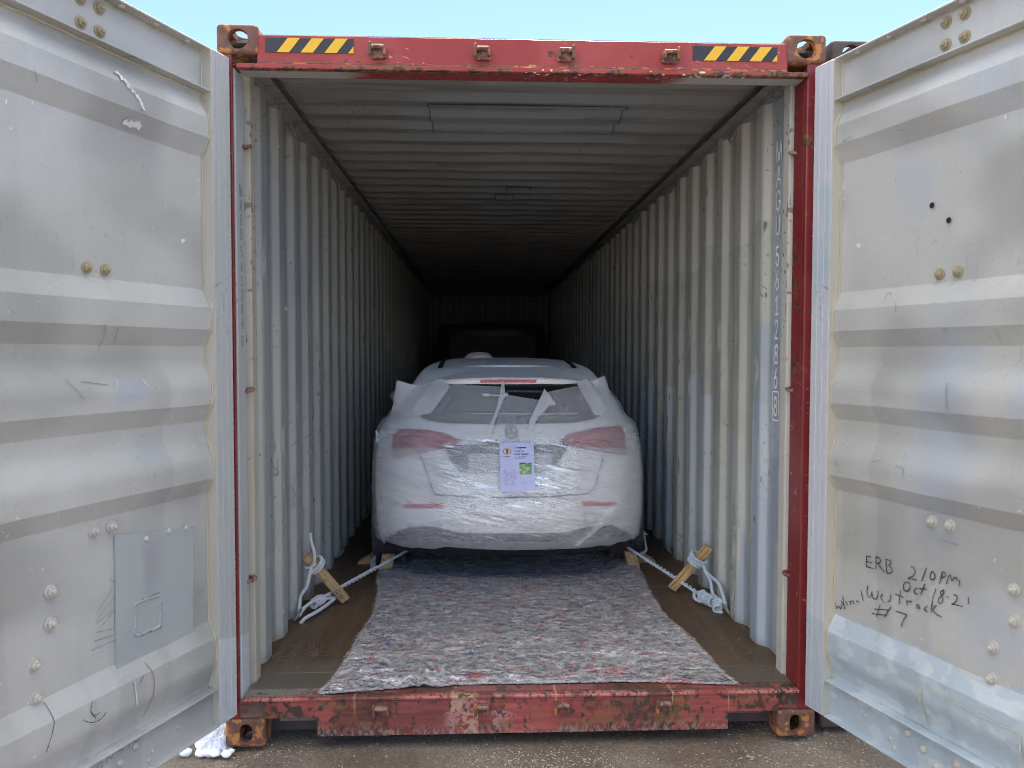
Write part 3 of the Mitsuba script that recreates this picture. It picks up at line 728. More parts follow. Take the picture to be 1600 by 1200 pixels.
def door(side):
    M = door_frame(side)
    key = numbered(BOX + '__door')
    labels[key] = {'label': ('left' if side < 0 else 'right') + ' door swung open, grey painted inside'}
    def dput(name, m, bsdf, smooth=False):
        m = placed(m, M)
        if np.linalg.det(M[:3, :3]) < 0: m.invert()
        return put(key + '__' + name, m, bsdf, smooth=smooth)
    # hinge side post with two fine gasket lines, free post
    k = dput('hinge_post', join(box(0, .104, -.052, 0, .152, 2.751, .004)), 'post_paint')
    dput('gasket', join(box(.030, .038, -.001, .0025, .17, 2.73, .001), box(.066, .070, -.001, .0018, .17, 2.73, .0008)), 'post_paint')
    dput('post_flange', box(.104, .108, -.050, -.001, .160, 2.742, 0), 'cream_paint')
    dput('free_post', box(1.06, 1.165, -.052, 0, .152, 2.751, .004), 'post_paint')
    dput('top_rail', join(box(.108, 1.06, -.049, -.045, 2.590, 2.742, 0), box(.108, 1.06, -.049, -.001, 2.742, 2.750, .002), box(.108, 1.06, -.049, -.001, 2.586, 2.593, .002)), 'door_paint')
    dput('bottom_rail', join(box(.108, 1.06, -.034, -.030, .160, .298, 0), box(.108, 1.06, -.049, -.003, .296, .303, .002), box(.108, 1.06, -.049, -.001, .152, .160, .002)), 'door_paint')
    # the pressed panel, with gentle dents, rounded bends
    zz, ww = np.array(PROF).T
    zf = []
    for i in range(len(zz) - 1):
        zf += list(np.linspace(zz[i], zz[i + 1], max(2, int(abs(zz[i] - zz[i + 1]) / .02)), endpoint=False))
    zf = np.array(zf + [zz[-1]])
    wf = np.interp(-zf, -zz, ww)
    us = np.linspace(.108, 1.06, 60)
    P = np.zeros((len(zf), 60, 3)); P[..., 0] = us[None]; P[..., 2] = zf[:, None]; P[..., 1] = wf[:, None]
    e = np.clip(np.minimum(P[..., 0] - .108, 1.06 - P[..., 0]) / .12, 0, 1)
    P[..., 1] += e * (.010 * (meshkit.fbm(P * [2.4, 0, 2.4], 3, 31 + side) - .5) + .004 * (meshkit.noise(P * [9, 0, 9], 5 + side) - .5))
    P[..., 2] += e * .006 * (meshkit.noise(P * [3.5, 0, 2.5], 15 + side) - .5)
    B = P.copy(); B[..., 1] -= .004
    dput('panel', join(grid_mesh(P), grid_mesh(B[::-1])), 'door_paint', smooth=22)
    PANEL[side] = lambda u, z: np.interp(-z, -zz, ww)
    # sealant along the hinge side weld and under the top rail
    zs = np.linspace(2.583, .306, 300)
    ws = np.interp(-zs, -zz, ww) + .002
    wig = .0025 * (meshkit.noise(np.stack([zs * 25, zs * 0, zs * 0 + side], 1)) - .5)
    dput('sealant_bead', tube(np.stack([.111 + wig, ws, zs], 1), .0028 + .002 * meshkit.noise(np.stack([zs * 60, zs * 0, zs * 0], 1)), 6), 'sealant', smooth=True)
    uu = np.linspace(.112, 1.058, 160)
    dput('sealant_line', tube(np.stack([uu, np.full_like(uu, -.043), 2.583 + .003 * (meshkit.noise(np.stack([uu * 18, uu * 0, uu * 0], 1)) - .5)], 1), .004, 6), 'sealant' if side > 0 else 'sealant_pale', smooth=True)
    dput('sealant_bead', tube(np.stack([np.full(60, .110), np.full(60, -.043), np.linspace(2.598, 2.738, 60)], 1), .0035, 6), 'sealant_pale', smooth=True)
    # bolts
    def bolt(u, z, w, d=wash_d, s=1.0):
        ang = rng.uniform(0, 6.28)
        L = trimesh.transformations.translation_matrix([u, w, z]) @ trimesh.transformations.rotation_matrix(ang, [0, 1, 0]) @ np.diag([s, s, s, 1])
        put(key + '__bolt', d, None, to=M @ L)
    for u in (.580, .652):
        for z in (2.708, 2.634): bolt(u, z, -.045, s=1.15)
        bolt(u - .005, 1.874, -.045, s=1.05); bolt(u - .012, 1.031, -.045, washp_d, 1.15)
    for (u, z) in ((.872, .882), (.875, .784), (.808, .678), (.804, .577)): bolt(u if side > 0 else u - .07 if u > .85 else u + .055, z, -.045, washp_d, 1.15)
    for u in (.21, .36, .51, .66): 
        L = trimesh.transformations.translation_matrix([u, -.020, 2.742]) @ trimesh.transformations.rotation_matrix(-math.pi / 2, [1, 0, 0])
        put(key + '__stud', stud_d, None, to=M @ L)
    for u, z in ((.30, .235), (.42, .205), (.50, .262), (.565, .235), (.44, .18), (.70, .25), (.62, .20)):
        bolt(u, z, -.030, stud_d, .8 if u < .5 else 1.3)
    return key, M, dput
PANEL = {}
pmat('cream_paint', lambda p, n, uv: mix((.40, .385, .31), (.46, .445, .39), fbm(p.y * 20, p.z * 4, p.x * 20, 3)), .5)
LD, LM, lput = door(-1)
RD, RM, rput = door(1)

def strokes(put_, name, lines, bsdf, w=.004, woff=.0018, flat=None):
    """Thin marks lying on the pressed panel, each a part of its own."""
    k = None
    for l in lines:
        if len(l) < 2: continue
        p = np.array([(u, 0, z) for u, z in l], float)
        p = smoothpath(p, max(3, int(np.linalg.norm(np.diff(p, axis=0), axis=1).sum() / .008)))
        p[:, [0, 2]] += .0022 * (meshkit.noise(np.stack([p[:, [0, 2]] * 45, p[:, [0, 2]] * 0 + [[0, 9]], p[:, [0, 2]] * 0], -1)) - .5)
        p[:, 1] = np.interp(-p[:, 2], -np.array(PROF)[:, 0], np.array(PROF)[:, 1]) + .004 + woff if flat is None else flat
        ww = w * (.55 + .6 * meshkit.noise(np.stack([p[:, 0] * 60, p[:, 2] * 60, p[:, 2] * 0], 1)))[:, None]
        k = put_(name, ribbon(p, ww, (0, 1, 0)), bsdf)
    return k
# felt pen writing on the right door (u, z in millimetres)
INK = "281,843;279,826;279,798|281,841;302,842|279,820;310,822|279,800;316,802|325,849;327,801|325,849;345,850;355,843;345,831;330,825|335,827;368,802|374,852;378,803|374,850;396,854;403,846;382,831;404,829;406,816;380,801|487,854;502,853;509,843;501,824;472,809;470,803;490,812;515,813|529,857;531,855|553,866;534,815|576,861;566,844;567,830;577,829;590,841;587,857;576,861|618,870;607,826|618,870;632,872;635,862;612,848|635,833;649,870;655,843;663,865;675,868;673,855|677,858;687,863;683,839|463,792;454,776;457,758;469,758;486,778;484,794;463,792|518,785;502,775;500,760;520,764|548,808;531,765|522,784;557,792|593,804;579,764|626,810;610,799;610,790;624,782;623,767;605,754;600,764;616,786;628,804;626,810|637,789;643,791|662,805;676,809;679,798;669,779;651,767;663,772;699,774|719,813;719,789|289,730;285,704;291,682;306,691;310,718;314,685;331,688;340,724|353,705;368,717;358,720;352,699;373,689|401,727;392,714;404,708;385,695|443,754;438,703|420,736;458,734|467,731;475,709|471,719;490,734;495,728|519,728;511,714;517,709;533,718;528,729;519,728|561,734;543,721;546,711;561,714|579,761;574,716|598,749;580,729;620,713|124,614;132,587;138,612;151,593;156,617|160,651;173,602|150,630;169,617|177,630;188,637;182,642;178,624;191,624|198,644;204,628|201,639;214,648|217,652;223,637|237,660;228,647;236,646;239,661;248,651|254,703;269,663|352,675;333,622|403,683;372,635|325,651;393,667|312,629;384,646|424,674;475,675;455,648;449,624"
strokes(rput, 'pen_stroke', [[tuple(float(v) / 1000 for v in q.split(',')) for q in l.split(';')] for l in INK.split('|')], 'ink', .0042)
# two drilled holes and small dents on the right door
for u, z in ((.542, 2.110), (.610, 2.049)):
    rput('drill_hole', placed(lathe([(0, 0), (.006, 0), (.0065, .0012), (.010, .0005)], 12), trimesh.transformations.translation_matrix([u, -.040, z]) @ trimesh.transformations.rotation_matrix(-math.pi / 2, [1, 0, 0])), 'matte_black')
strokes(rput, 'scratch', [[(.36, 1.80), (.375, 1.83), (.39, 1.815)], [(.43, 1.755), (.42, 1.79)], [(.15, 2.42), (.20, 2.43)], [(.41, 2.395), (.44, 2.39)], [(.62, 1.68), (.64, 1.69)],
                          [(.60, .975), (.68, .975)], [(.64, 1.51), (.65, 1.42)], [(.33, 1.205), (.36, 1.215)], [(.44, 1.205), (.48, 1.195), (.47, 1.17)], [(.14, 1.185), (.16, 1.165)]], 'ink_faint', .003)
# thin weld line of the repair on the lower right door
strokes(rput, 'weld_line', [[(.575, .325), (.568, .40), (.572, .462)], [(.572, .462), (.70, .466), (.82, .462), (.93, .468)], [(.93, .468), (.935, .40), (.932, .325)], [(.11, .28), (.3, .283), (.5, .28), (.75, .284), (1.05, .28)]], 'sealant_pale', .006, .003)
# patch plate with a smaller square patch, on the left door
pl = shapely.Polygon([(.192, .952), (.200, .540), (.375, .545), (.563, .535), (.558, 1.0), (.36, .972)])
lput('patch_plate', placed(extrude(pl, 1, -.0445, -.0385), np.eye(4)), 'patch_paint')
sq = shapely.Polygon([(.365, .744), (.484, .746), (.482, .636), (.368, .630)])
lput('square_patch', extrude(sq, 1, -.0405, -.0372), 'patch_paint')
rp = np.array([(.365, .744), (.484, .746), (.482, .636), (.368, .630), (.365, .744)])
wp = np.vstack([np.linspace(a, b, 24) for a, b in zip(rp, rp[1:])])
wp += .002 * rng.normal(size=wp.shape)
lput('patch_weld', tube(np.stack([wp[:, 0], np.full(len(wp), -.0378), wp[:, 1]], 1), .0038 + .0015 * rng.random(len(wp)), 6), 'patch_paint', smooth=True)
strokes(lput, 'patch_crack', [[(.487, .742), (.43, .752), (.366, .752)], [(.363, .745), (.362, .70), (.366, .65)], [(.46, .628), (.40, .625)]], 'ink_faint', .0035, flat=-.0372)
for u, z in ((.232, .955), (.318, .962), (.425, .957)): 
    put(LD + '__rivet', stud_d, None, to=LM @ trimesh.transformations.translation_matrix([u, -.0388, z]))
# scraped filler on the upper left door
def blob(pts, w, seed):
    g = np.random.default_rng(seed); c = smoothpath(np.array([(a, 0, b) for a, b in pts]), 24)[:, [0, 2]]
    poly = shapely.union_all([shapely.LineString(c).buffer(w * .28)] + [shapely.affinity.scale(shapely.Point(*(q + g.normal(0, w * .30, 2))).buffer(w * (.2 + .75 * g.random() ** 2), 3), .5 + g.random(), .6 + 1.1 * g.random()) for q in np.repeat(c, 2, 0)])
    return poly
def smear(polys, name, put_, bsdf, h=.003):
    for poly in polys:
        for g in getattr(poly, 'geoms', [poly]):
            m = extrude(g.simplify(.001), 1, 0, h)
            v = m.vertices; v[:, 1] += np.interp(-v[:, 2], -np.array(PROF)[:, 0], np.array(PROF)[:, 1]) + .003
            put_(name, m, bsdf)
smear([blob([(.535, 2.522), (.515, 2.497), (.49, 2.482), (.455, 2.452), (.435, 2.425)], .008, 3), blob([(.50, 2.372), (.48, 2.366), (.45, 2.37), (.43, 2.372)], .009, 5)], 'filler_smear', lput, 'filler_white')
strokes(lput, 'scratch', [[(.435, 2.428), (.452, 2.415), (.46, 2.42)], [(.47, 2.395), (.50, 2.38), (.51, 2.36)], [(.85, 2.42), (.83, 2.39)], [(.41, 2.25), (.408, 2.235)],
                          [(.70, 1.515), (.60, 1.50)], [(.75, 1.52), (.70, 1.46)], [(.50, 1.40), (.495, 1.41)], [(.62, 1.70), (.60, 1.66), (.61, 1.62)], [(.56, 1.69), (.55, 1.63)],
                          [(.58, .86), (.52, .80)], [(.64, .73), (.56, .755), (.62, .715)], [(.64, .70), (.57, .69)], [(.65, .675), (.57, .668)], [(.66, .65), (.56, .65)], [(.64, .74), (.56, .80)], [(.63, .77), (.57, .83)]], 'ink_faint', .0028)
strokes(lput, 'pen_mark', [[(.84, .56), (.83, .50), (.845, .45), (.86, .42)], [(.69, .50), (.70, .47), (.68, .45), (.66, .455)], [(.73, .46), (.66, .43), (.64, .445)], [(.70, .475), (.68, .44)],
                           [(.53, .49), (.515, .482)], [(.50, .475), (.48, .50)]], 'ink', .0022)
for l_ in [[(.66, .265), (.64, .28), (.63, .262), (.65, .255)], [(.62, .26), (.615, .285), (.60, .262), (.595, .288)], [(.57, .275), (.55, .285), (.56, .265)], [(.53, .27), (.51, .288), (.50, .27)], [(.48, .275), (.475, .295), (.45, .28)], [(.42, .29), (.39, .295), (.35, .31)]]:
    strokes(lput, 'pen_letter', [l_], 'ink_faint', .003, flat=-.029)
strokes(lput, 'rust_streak', [[(.455, .535), (.44, .50), (.43, .45), (.44, .40), (.46, .34)], [(.135, .70), (.16, .69), (.18, .685)]], 'rust_run', .0034)
strokes(lput, 'paint_run', [[(.52, .50), (.515, .45), (.51, .41)]], 'filler_white', .006)
for u, z, s in ((.385, 1.49, 1), (.45, 1.515, -1), (.52, 1.51, 1), (.56, 1.515, 1)):
    strokes(lput, 'scratch', [[(u, z), (u + .012 * s, z - .022)]], 'filler_white', .004)

# scraped marks on the inner left wall and the chalk on the floor
def wallmark(sx, lines, bsdf, w=.004, x=1.150):
    for l in lines:
        put(BOX + '__side_wall' + ('' if sx < 0 else '_001') + '__scrape', ribbon(smoothpath([(sx * x, y, z) for y, z in l], 8), w, (-sx, 0, 0)), bsdf)
wallmark(-1, [[(.56, 1.06), (.60, 1.04), (.58, 1.01)], [(.60, 1.10), (.61, 1.02)], [(.52, 1.03), (.62, 1.03)], [(.86, .93), (.90, .90), (.96, .86)], [(.93, .99), (.94, .84)], [(.90, .87), (.95, .80)]], 'chalk', .006)
wallmark(1, [[(.86, .86), (.865, .80), (.86, .76)], [(.86, .70), (.865, .66)], [(1.15, .62), (1.16, .55)], [(.855, .42), (.86, .33)]], 'white_print', .008)
fl = []
for l in ([(-1.09 + .055 * math.cos(t), .45 + .055 * math.sin(t)) for t in np.linspace(0, 6.28, 20)], [(-1.12, .45), (-1.06, .455)], [(-1.11, .435), (-1.07, .43)], [(-.985, .61), (-.975, .55), (-.955, .53), (-.95, .50)], [(-.985, .49), (-.95, .51), (-.965, .47), (-.92, .50)],
          [(-.97, .452), (-.81, .452)], [(-.97, .452), (-.94, .475)], [(-.97, .452), (-.94, .43)], [(1.05 + .05 * math.cos(t), .44 + .05 * math.sin(t)) for t in np.linspace(0, 6.28, 20)], [(.98, .50), (1.0, .515), (1.02, .48), (1.01, .50)], [(1.0, .36), (1.06, .22), (1.08, .15)]):
    fl.append(ribbon(smoothpath([(a, b, .2016) for a, b in l], 24), .004, (0, 0, 1)))
put(BOX + '__floor__chalk_mark', join(*fl), 'chalk')

# ------------------------------------------------------------------ neighbouring container, its corner shows over the right door
NB = BOX + '_001'
USED.add(NB)
tag(NB, 'second dark container close beside the right door, only its top corner showing', 'shipping container')
NX, NY = 1.264, .06
for sx, x in ((-1, NX), (1, NX + 2.438)):
    for top in (1, 0):
        m = casting(sx, top); m.apply_translation([x, NY, HEIGHT - .118 + .004 if top else 0.004])
        put(NB + '__corner_casting', m, 'old_dark_steel', smooth=35)
    put(NB + '__corner_post', box(x, x - sx * .10, NY + .01, NY + .12, .122, 2.782, .004), 'neighbour_paint')
put(NB + '__header', box(NX + .162, NX + 2.276, NY + .01, NY + .12, 2.74, 2.86, .004), 'neighbour_paint')
put(NB + '__sill', box(NX + .162, NX + 2.276, NY + .0, NY + .12, .05, .2, .004), 'neighbour_paint')
P = sheet(wall_path(.14, CL - .08, .3, .036, 0), .15, 2.80, 3, 0)
for x, s in ((NX + .006, 1), (NX + 2.43, -1)):
    Q = P.copy(); Q[..., 0] = x + s * Q[..., 0]; Q[..., 1] += NY
    put(NB + '__side_wall', grid_mesh(Q), 'neighbour_paint')
put(NB + '__roof', box(NX + .05, NX + 2.39, NY + .12, NY + CL - .1, 2.85, 2.875, 0), 'neighbour_paint')
put(NB + '__end_wall', box(NX + .05, NX + 2.39, NY + CL - .1, NY + CL - .05, .1, 2.87, 0), 'neighbour_paint')
for i in range(2):
    zz, ww = np.array(PROF).T
    P = np.zeros((len(zz), 2, 3)); P[..., 0] = np.array([NX + .11 + i * 1.11, NX + 1.21 + i * 1.11])[None]; P[..., 1] = NY + .05 + ww[:, None]; P[..., 2] = zz[:, None]
    kd = put(NB + '__door', join(grid_mesh(P), box(P[0, 0, 0], P[0, 1, 0], NY + .02, NY + .05, 2.58, 2.735, 0), box(P[0, 0, 0], P[0, 1, 0], NY + .02, NY + .05, .205, .31, 0)), 'neighbour_paint')
    for u in (.3, .8):
        put(kd + '__lock_rod', tube([(P[0, 0, 0] + u, NY - .02, .2), (P[0, 0, 0] + u, NY - .02, 1.5), (P[0, 0, 0] + u, NY - .02, 2.76)], .017, 10), 'old_dark_steel', smooth=True)
plain('neighbour_paint', (.05, .035, .035), .6)

# ------------------------------------------------------------------ the white car
CAR = 'car'
tag(CAR, 'white hatchback parked with its wrapped rear end towards the container doors', 'car')
LV = np.array([(.40, .845, 1.47), (.46, .862, 1.415), (.55, .870, 1.385), (.66, .872, 1.37), (.80, .872, 1.385), (.95, .865, 1.43), (1.08, .848, 1.475), (1.16, .82, 1.525), (1.20, .775, 1.55), (1.30, .72, 1.60), (1.40, .635, 1.66), (1.45, .60, 1.74), (1.50, .56, 1.95), (1.54, .49, 2.3), (1.560, .38, 2.7), (1.568, .2, 3.1)])
Wz, Yz = PI(LV[:, 0], LV[:, 1]), PI(LV[:, 0], LV[:, 2])
YH, EXN = 2.15, 2.8
YF = PI([.40, .55, .80, .95, 1.04, 1.12, 1.2, 1.3, 1.45, 1.54, 1.568], [5.72, 5.79, 5.80, 5.74, 5.45, 4.75, 4.55, 4.35, 4.02, 3.75, 3.55])
def R(x, z):
    """Depth of the car's tail at (x, z)."""
    z = np.clip(z, .40, 1.568); t = np.clip(np.abs(x) / Wz(z), 0, .9999); h = np.maximum(YH, Yz(z) + .25)
    return h - (h - Yz(z)) * (1 - t ** EXN) ** (1 / EXN)
def tail_point(phi, z, off=0.0):
    """phi in [-1, 1] across the tail; beyond that along the sides. Offset outwards."""
    z = np.clip(z, .40, 1.568)
    a = np.clip(phi, -1, 1) * np.pi / 2
    W, Y, h = Wz(z) + off, Yz(z) - off, np.maximum(YH, Yz(z) + .25)
    s, c = np.sin(a), np.cos(a)
    x = W * np.sign(s) * np.abs(s) ** (2 / EXN)
    y = h - (h - Y) * np.abs(c) ** (2 / EXN)
    y = y + np.clip(np.abs(phi) - 1, 0, None)
    return np.stack(np.broadcast_arrays(x, y, z), -1)
zl = np.unique(np.r_[np.linspace(.40, 1.2, 30), np.linspace(1.2, 1.5, 16), np.linspace(1.5, 1.568, 16)])
ph = np.linspace(-1, 1, 81)
Zg, Pg = np.meshgrid(zl, ph, indexing='ij')
rear = tail_point(Pg, Zg)
hf = np.maximum(rear[:, :1, 1] + .1, YF(zl)[:, None] - np.clip((YF(zl)[:, None] - 3.6) * .35, .1, .6))
s, c = np.sin(-ph * np.pi / 2), np.cos(ph * np.pi / 2)
fx = Wz(zl)[:, None] * np.sign(s) * np.abs(s) ** (2 / 2.6)
fy = hf + (YF(zl)[:, None] - hf) * np.abs(c) ** (2 / 2.6)
frontp = np.stack([fx, fy, np.broadcast_to(zl[:, None], fx.shape)], -1)
ring = np.concatenate([rear, frontp, rear[:, :1]], 1)
lo = ring[:1].copy(); lo[..., 0] *= .9; lo[..., 2] = .40
top = ring[-1:].copy(); top[..., :2] = top[..., :2].mean(1, keepdims=True); top[..., 2] = 1.570
put(CAR + '__body', grid_mesh(np.concatenate([ring, top], 0)), 'car_white', smooth=45)
put(CAR + '__underbody', box(-.62, .62, 1.75, 5.6, .36, .43, .01), 'matte_black')
def on_tail(poly, off, res=.012):
    """A panel cut to the outline poly in (x, z), laid on the tail surface, with a small thickness."""
    poly = poly if isinstance(poly, shapely.Geometry) else shapely.Polygon(poly)
    m = trimesh.creation.extrude_polygon(poly, 1.0, engine='earcut')
    v2, f2 = trimesh.creation.triangulate_polygon(poly.segmentize(res), engine='earcut')
    v2, f2 = trimesh.remesh.subdivide_to_size(np.c_[v2, np.zeros(len(v2))], f2, res * 2.2, max_iter=12)[:2]
    x, z = v2[:, 0], v2[:, 1]
    e = 2e-3
    y = R(x, z); gx, gz = (R(x + e, z) - R(x - e, z)) / (2 * e), (R(x, z + e) - R(x, z - e)) / (2 * e)
    nn = np.stack([gx, -np.ones_like(gx), gz], -1); nn /= np.linalg.norm(nn, axis=1, keepdims=True)
    return trimesh.Trimesh(np.stack([x, y, z], -1) + nn * off, f2, process=True)
put(CAR + '__rear_window', on_tail([(-.55, 1.214), (-.515, 1.195), (-.377, 1.180), (-.03, 1.176), (.39, 1.182), (.515, 1.197), (.555, 1.216), (.50, 1.41), (.215, 1.43), (-.03, 1.434), (-.30, 1.43), (-.49, 1.41)], .003), 'tinted_glass', smooth=True)
L_OUT = [(-.722, .988), (-.712, 1.101), (-.672, 1.133), (-.516, 1.139), (-.398, 1.12), (-.294, 1.083), (-.374, 1.049), (-.547, 1.009), (-.70, .971)]
R_OUT = [(.298, 1.081), (.347, 1.113), (.518, 1.145), (.690, 1.150), (.712, 1.103), (.718, .982), (.602, 1.002), (.391, 1.046), (.318, 1.065)]
for nm, out, sgn in (('left', L_OUT, -1), ('right', R_OUT, 1)):
    pl = shapely.Polygon(out)
    k = put(CAR + '__tail_light', on_tail(pl.buffer(.004), .004), 'lamp_dark_red', smooth=True)
    labels[k] = {'label': nm + ' tail light seen through the white sheet'}
    low = pl.intersection(shapely.Polygon([(sgn * .75, .96), (sgn * .75, 1.014), (sgn * .45, 1.045), (sgn * .45, .96)]))
    put(k + '__reversing_lens', on_tail(low, .0065), 'lamp_pale', smooth=True)
    put(k + '__glow_strip', on_tail(pl.buffer(-.020).intersection(shapely.Polygon([(sgn * .29, 1.08), (sgn * .62, 1.125), (sgn * .66, 1.085), (sgn * .45, 1.10)] if False else [(sgn * .29, 1.07), (sgn * .29, 1.10), (sgn * .60, 1.135), (sgn * .60, 1.11), (sgn * .42, 1.085), (sgn * .60, 1.055), (sgn * .60, 1.03)])), .007), 'lamp_red', smooth=True)
for pts, nm in (([(-.637, .686), (-.621, .703), (-.401, .724), (-.408, .702)], 'left'), ([(.412, .730), (.641, .704), (.624, .694), (.428, .707)], 'right')):
    k = put(CAR + '__reflector', on_tail(shapely.Polygon(pts).buffer(.003), .005), 'lamp_red', smooth=True); labels[k] = {'label': nm + ' red bumper reflector strip'}
diff = [(-.78, .404), (-.765, .45), (-.749, .47), (-.665, .538), (-.603, .568), (-.50, .585), (-.428, .582), (-.315, .555), (.326, .549), (.441, .578), (.606, .572), (.701, .520), (.77, .46), (.79, .404)]
put(CAR + '__bumper_insert', on_tail(diff, .004), 'black_plastic', smooth=True)
put(CAR + '__bumper_insert__trim_strip', on_tail(shapely.LineString([(-.60, .47), (-.58, .505), (-.48, .52), (-.30, .50), (.30, .496), (.48, .515), (.60, .50), (.62, .465)]).buffer(.009), .010), 'plate_grey', smooth=True)
put(CAR + '__plate_recess', on_tail([(-.40, 1.062), (.345, 1.060), (.29, .97), (.20, .905), (-.30, .905), (-.36, .97)], .004), 'plate_grey', smooth=True)  # recess shade painted as flat grey, along with the black plate holder
put(CAR + '__number_plate', on_tail([(-.25, 1.01), (.24, 1.01), (.24, .905), (-.25, .905)], .010), 'filler_white', smooth=True)
for x, z in ((-.686, .698), (-.225, .713), (.240, .713), (.704, .710)):
    put(CAR + '__parking_sensor', on_tail(shapely.Point(x, z).buffer(.013, 12) - shapely.Point(x, z).buffer(.0105, 12), .005), 'seam_dark', smooth=True)
tw = shapely.box(.436, .602, .50, .657)
put(CAR + '__tow_cover', on_tail(tw.buffer(.003) - tw.buffer(-.0005), .004), 'seam_dark')
for l in ([(-.543, 1.006), (-.50, .90), (-.462, .80), (-.44, .775), (-.2, .765), (0, .763)], [(.57, 1.002), (.53, .90), (.492, .80), (.46, .775), (.2, .765), (0, .763)]):
    put(CAR + '__hatch_seam', on_tail(shapely.LineString(l).buffer(.0035), .003), 'seam_dark')
# round three-pointed emblem
cx, cz, rr = .004, 1.130, .038
ringp = shapely.Point(cx, cz).buffer(rr, 24) - shapely.Point(cx, cz).buffer(rr - .0085, 24)
arms = shapely.union_all([shapely.Polygon([(cx + rr * .95 * math.sin(a), cz + rr * .95 * math.cos(a)), (cx + .009 * math.sin(a + 1.05), cz + .009 * math.cos(a + 1.05)), (cx + .009 * math.sin(a - 1.05), cz + .009 * math.cos(a - 1.05))]) for a in (0, 2.094, 4.189)])
put(CAR + '__emblem', on_tail(shapely.union_all([ringp, arms]), .007, .006), 'matte_black')
# spoiler with its lamp
xs = np.linspace(-.56, .56, 61); t = np.abs(xs) / .56
yte = 1.645 + .10 * t ** 2.2 + .16 * t ** 8; zte = 1.458 - .040 * t ** 2.5
sp = np.stack([np.stack([xs * .97, yte + .42, zte + .055], -1), np.stack([xs, yte + .22, zte + .034], -1), np.stack([xs, yte + .02, zte + .004], -1), np.stack([xs, yte, zte - .004], -1), np.stack([xs, yte + .004, zte - .012], -1),
               np.stack([xs, yte + .022, zte - .016], -1), np.stack([xs * .99, yte + .020, zte - .036], -1), np.stack([xs * .99, yte + .026, zte - .044], -1), np.stack([xs * .97, yte + .20, zte - .040], -1)], 1)
put(CAR + '__spoiler', grid_mesh(sp), 'car_white', smooth=35)
xb = np.linspace(-.185, .168, 20); tb = np.abs(xb) / .56; yb = 1.645 + .10 * tb ** 2.2; zb_ = 1.458 - .040 * tb ** 2.5
put(CAR + '__spoiler__brake_light', grid_mesh(np.stack([np.stack([xb, yb + .018, zb_ - .0165], -1), np.stack([xb * .97, yb + .016, zb_ - .0335], -1)], 1)), 'lamp_red')
xr = np.linspace(-.50, .50, 41); tr = np.abs(xr) / .5
put(CAR + '__roof_edge', tube(np.stack([xr, 2.06 + .10 * tr ** 2, 1.520 - .022 * tr ** 2.2], -1), .006, 6), 'car_white', smooth=True)
for sgn in (-1, 1):
    ys_ = np.linspace(2.02, 3.6, 40); out = []
    for off in (0, 1):
        xx = sgn * (.462 - .034 * off) * np.ones(40)
        # climb to the roof surface: find z with R(x, z) = y
        zt = np.array([zs[np.argmax(R(xx[0], zs) >= y)] if (R(xx[0], zs) >= y).any() else 1.553 for y in ys_ for zs in [np.linspace(1.40, 1.555, 400)]])
        out.append(np.stack([xx, ys_, np.maximum.accumulate(zt) + .006], -1))
    put(CAR + '__roof_strip', grid_mesh(np.stack(out, 1)), 'black_plastic')
    # side glass and mirror
    zz2 = np.linspace(1.215, 1.455, 8); yy2 = np.linspace(2.45, 4.0, 20)
    S = np.stack([np.repeat((sgn * (Wz(zz2) + .004))[:, None], 20, 1), np.repeat(yy2[None], 8, 0) - (zz2[:, None] - 1.2) * .2, np.repeat(zz2[:, None], 20, 1)], -1)
    put(CAR + '__side_window', grid_mesh(S), 'tinted_glass')
    mm = trimesh.creation.icosphere(2, 1.0); mm.vertices *= [.09, .05, .065]; mm.apply_translation([sgn * .93, 4.15, 1.20])
    put(CAR + '__mirror', mm, 'car_white', smooth=True)
# parcel shelf light bar seen through the rear glass, wheels
put(CAR + '__parcel_shelf', on_tail([(-.02, 1.375), (.20, 1.372), (.198, 1.362), (-.02, 1.365)], .005), 'plate_grey')
pr = [(.215, -.095), (.295, -.105), (.310, -.098), (.316, -.075)]
for g in (-.052, -.018, .018, .052):
    pr += [(.320, g - .0085), (.310, g - .0065), (.310, g + .0065), (.320, g + .0085)]
pr += [(.316, .075), (.310, .098), (.295, .105), (.215, .095)]
tyre = lathe(pr, 64)
rim = lathe([(0, -.02), (.05, -.04), (.06, .0), (.20, .01), (.215, .06), (.218, .095), (.218, -.095), (.12, -.09), (0, -.09)], 40)
# cross grooves on the tread shoulders
gro = []
for a in np.linspace(0, 2 * np.pi, 60, endpoint=False):
    for x0, x1 in ((-.104, -.064), (.064, .104)):
        g = box(x0, x1, -.0022, .0022, .3115, .3200, 0); g.apply_transform(trimesh.transformations.rotation_matrix(a, [1, 0, 0])); gro.append(g)
for sx in (-1, 1):
    for y in (2.14, 4.87):
        Mw = frame(V3(sx * .775, y, .518), V3(0, 1, 0), V3(0, 0, 1), V3(1, 0, 0) * sx) if False else frame(V3(sx * .775, y, .518), V3(0, 1, 0), V3(0, 0, 1), V3(1, 0, 0))
        k = numbered(CAR + '__wheel')
        put(k + '__tyre', join(placed(tyre, Mw), placed(join(*gro), trimesh.transformations.translation_matrix([sx * .775, y, .518]))), 'tyre_rubber', smooth=30)
        put(k + '__rim', placed(rim, Mw @ np.diag([1, 1, sx, 1])), 'chrome', smooth=30)

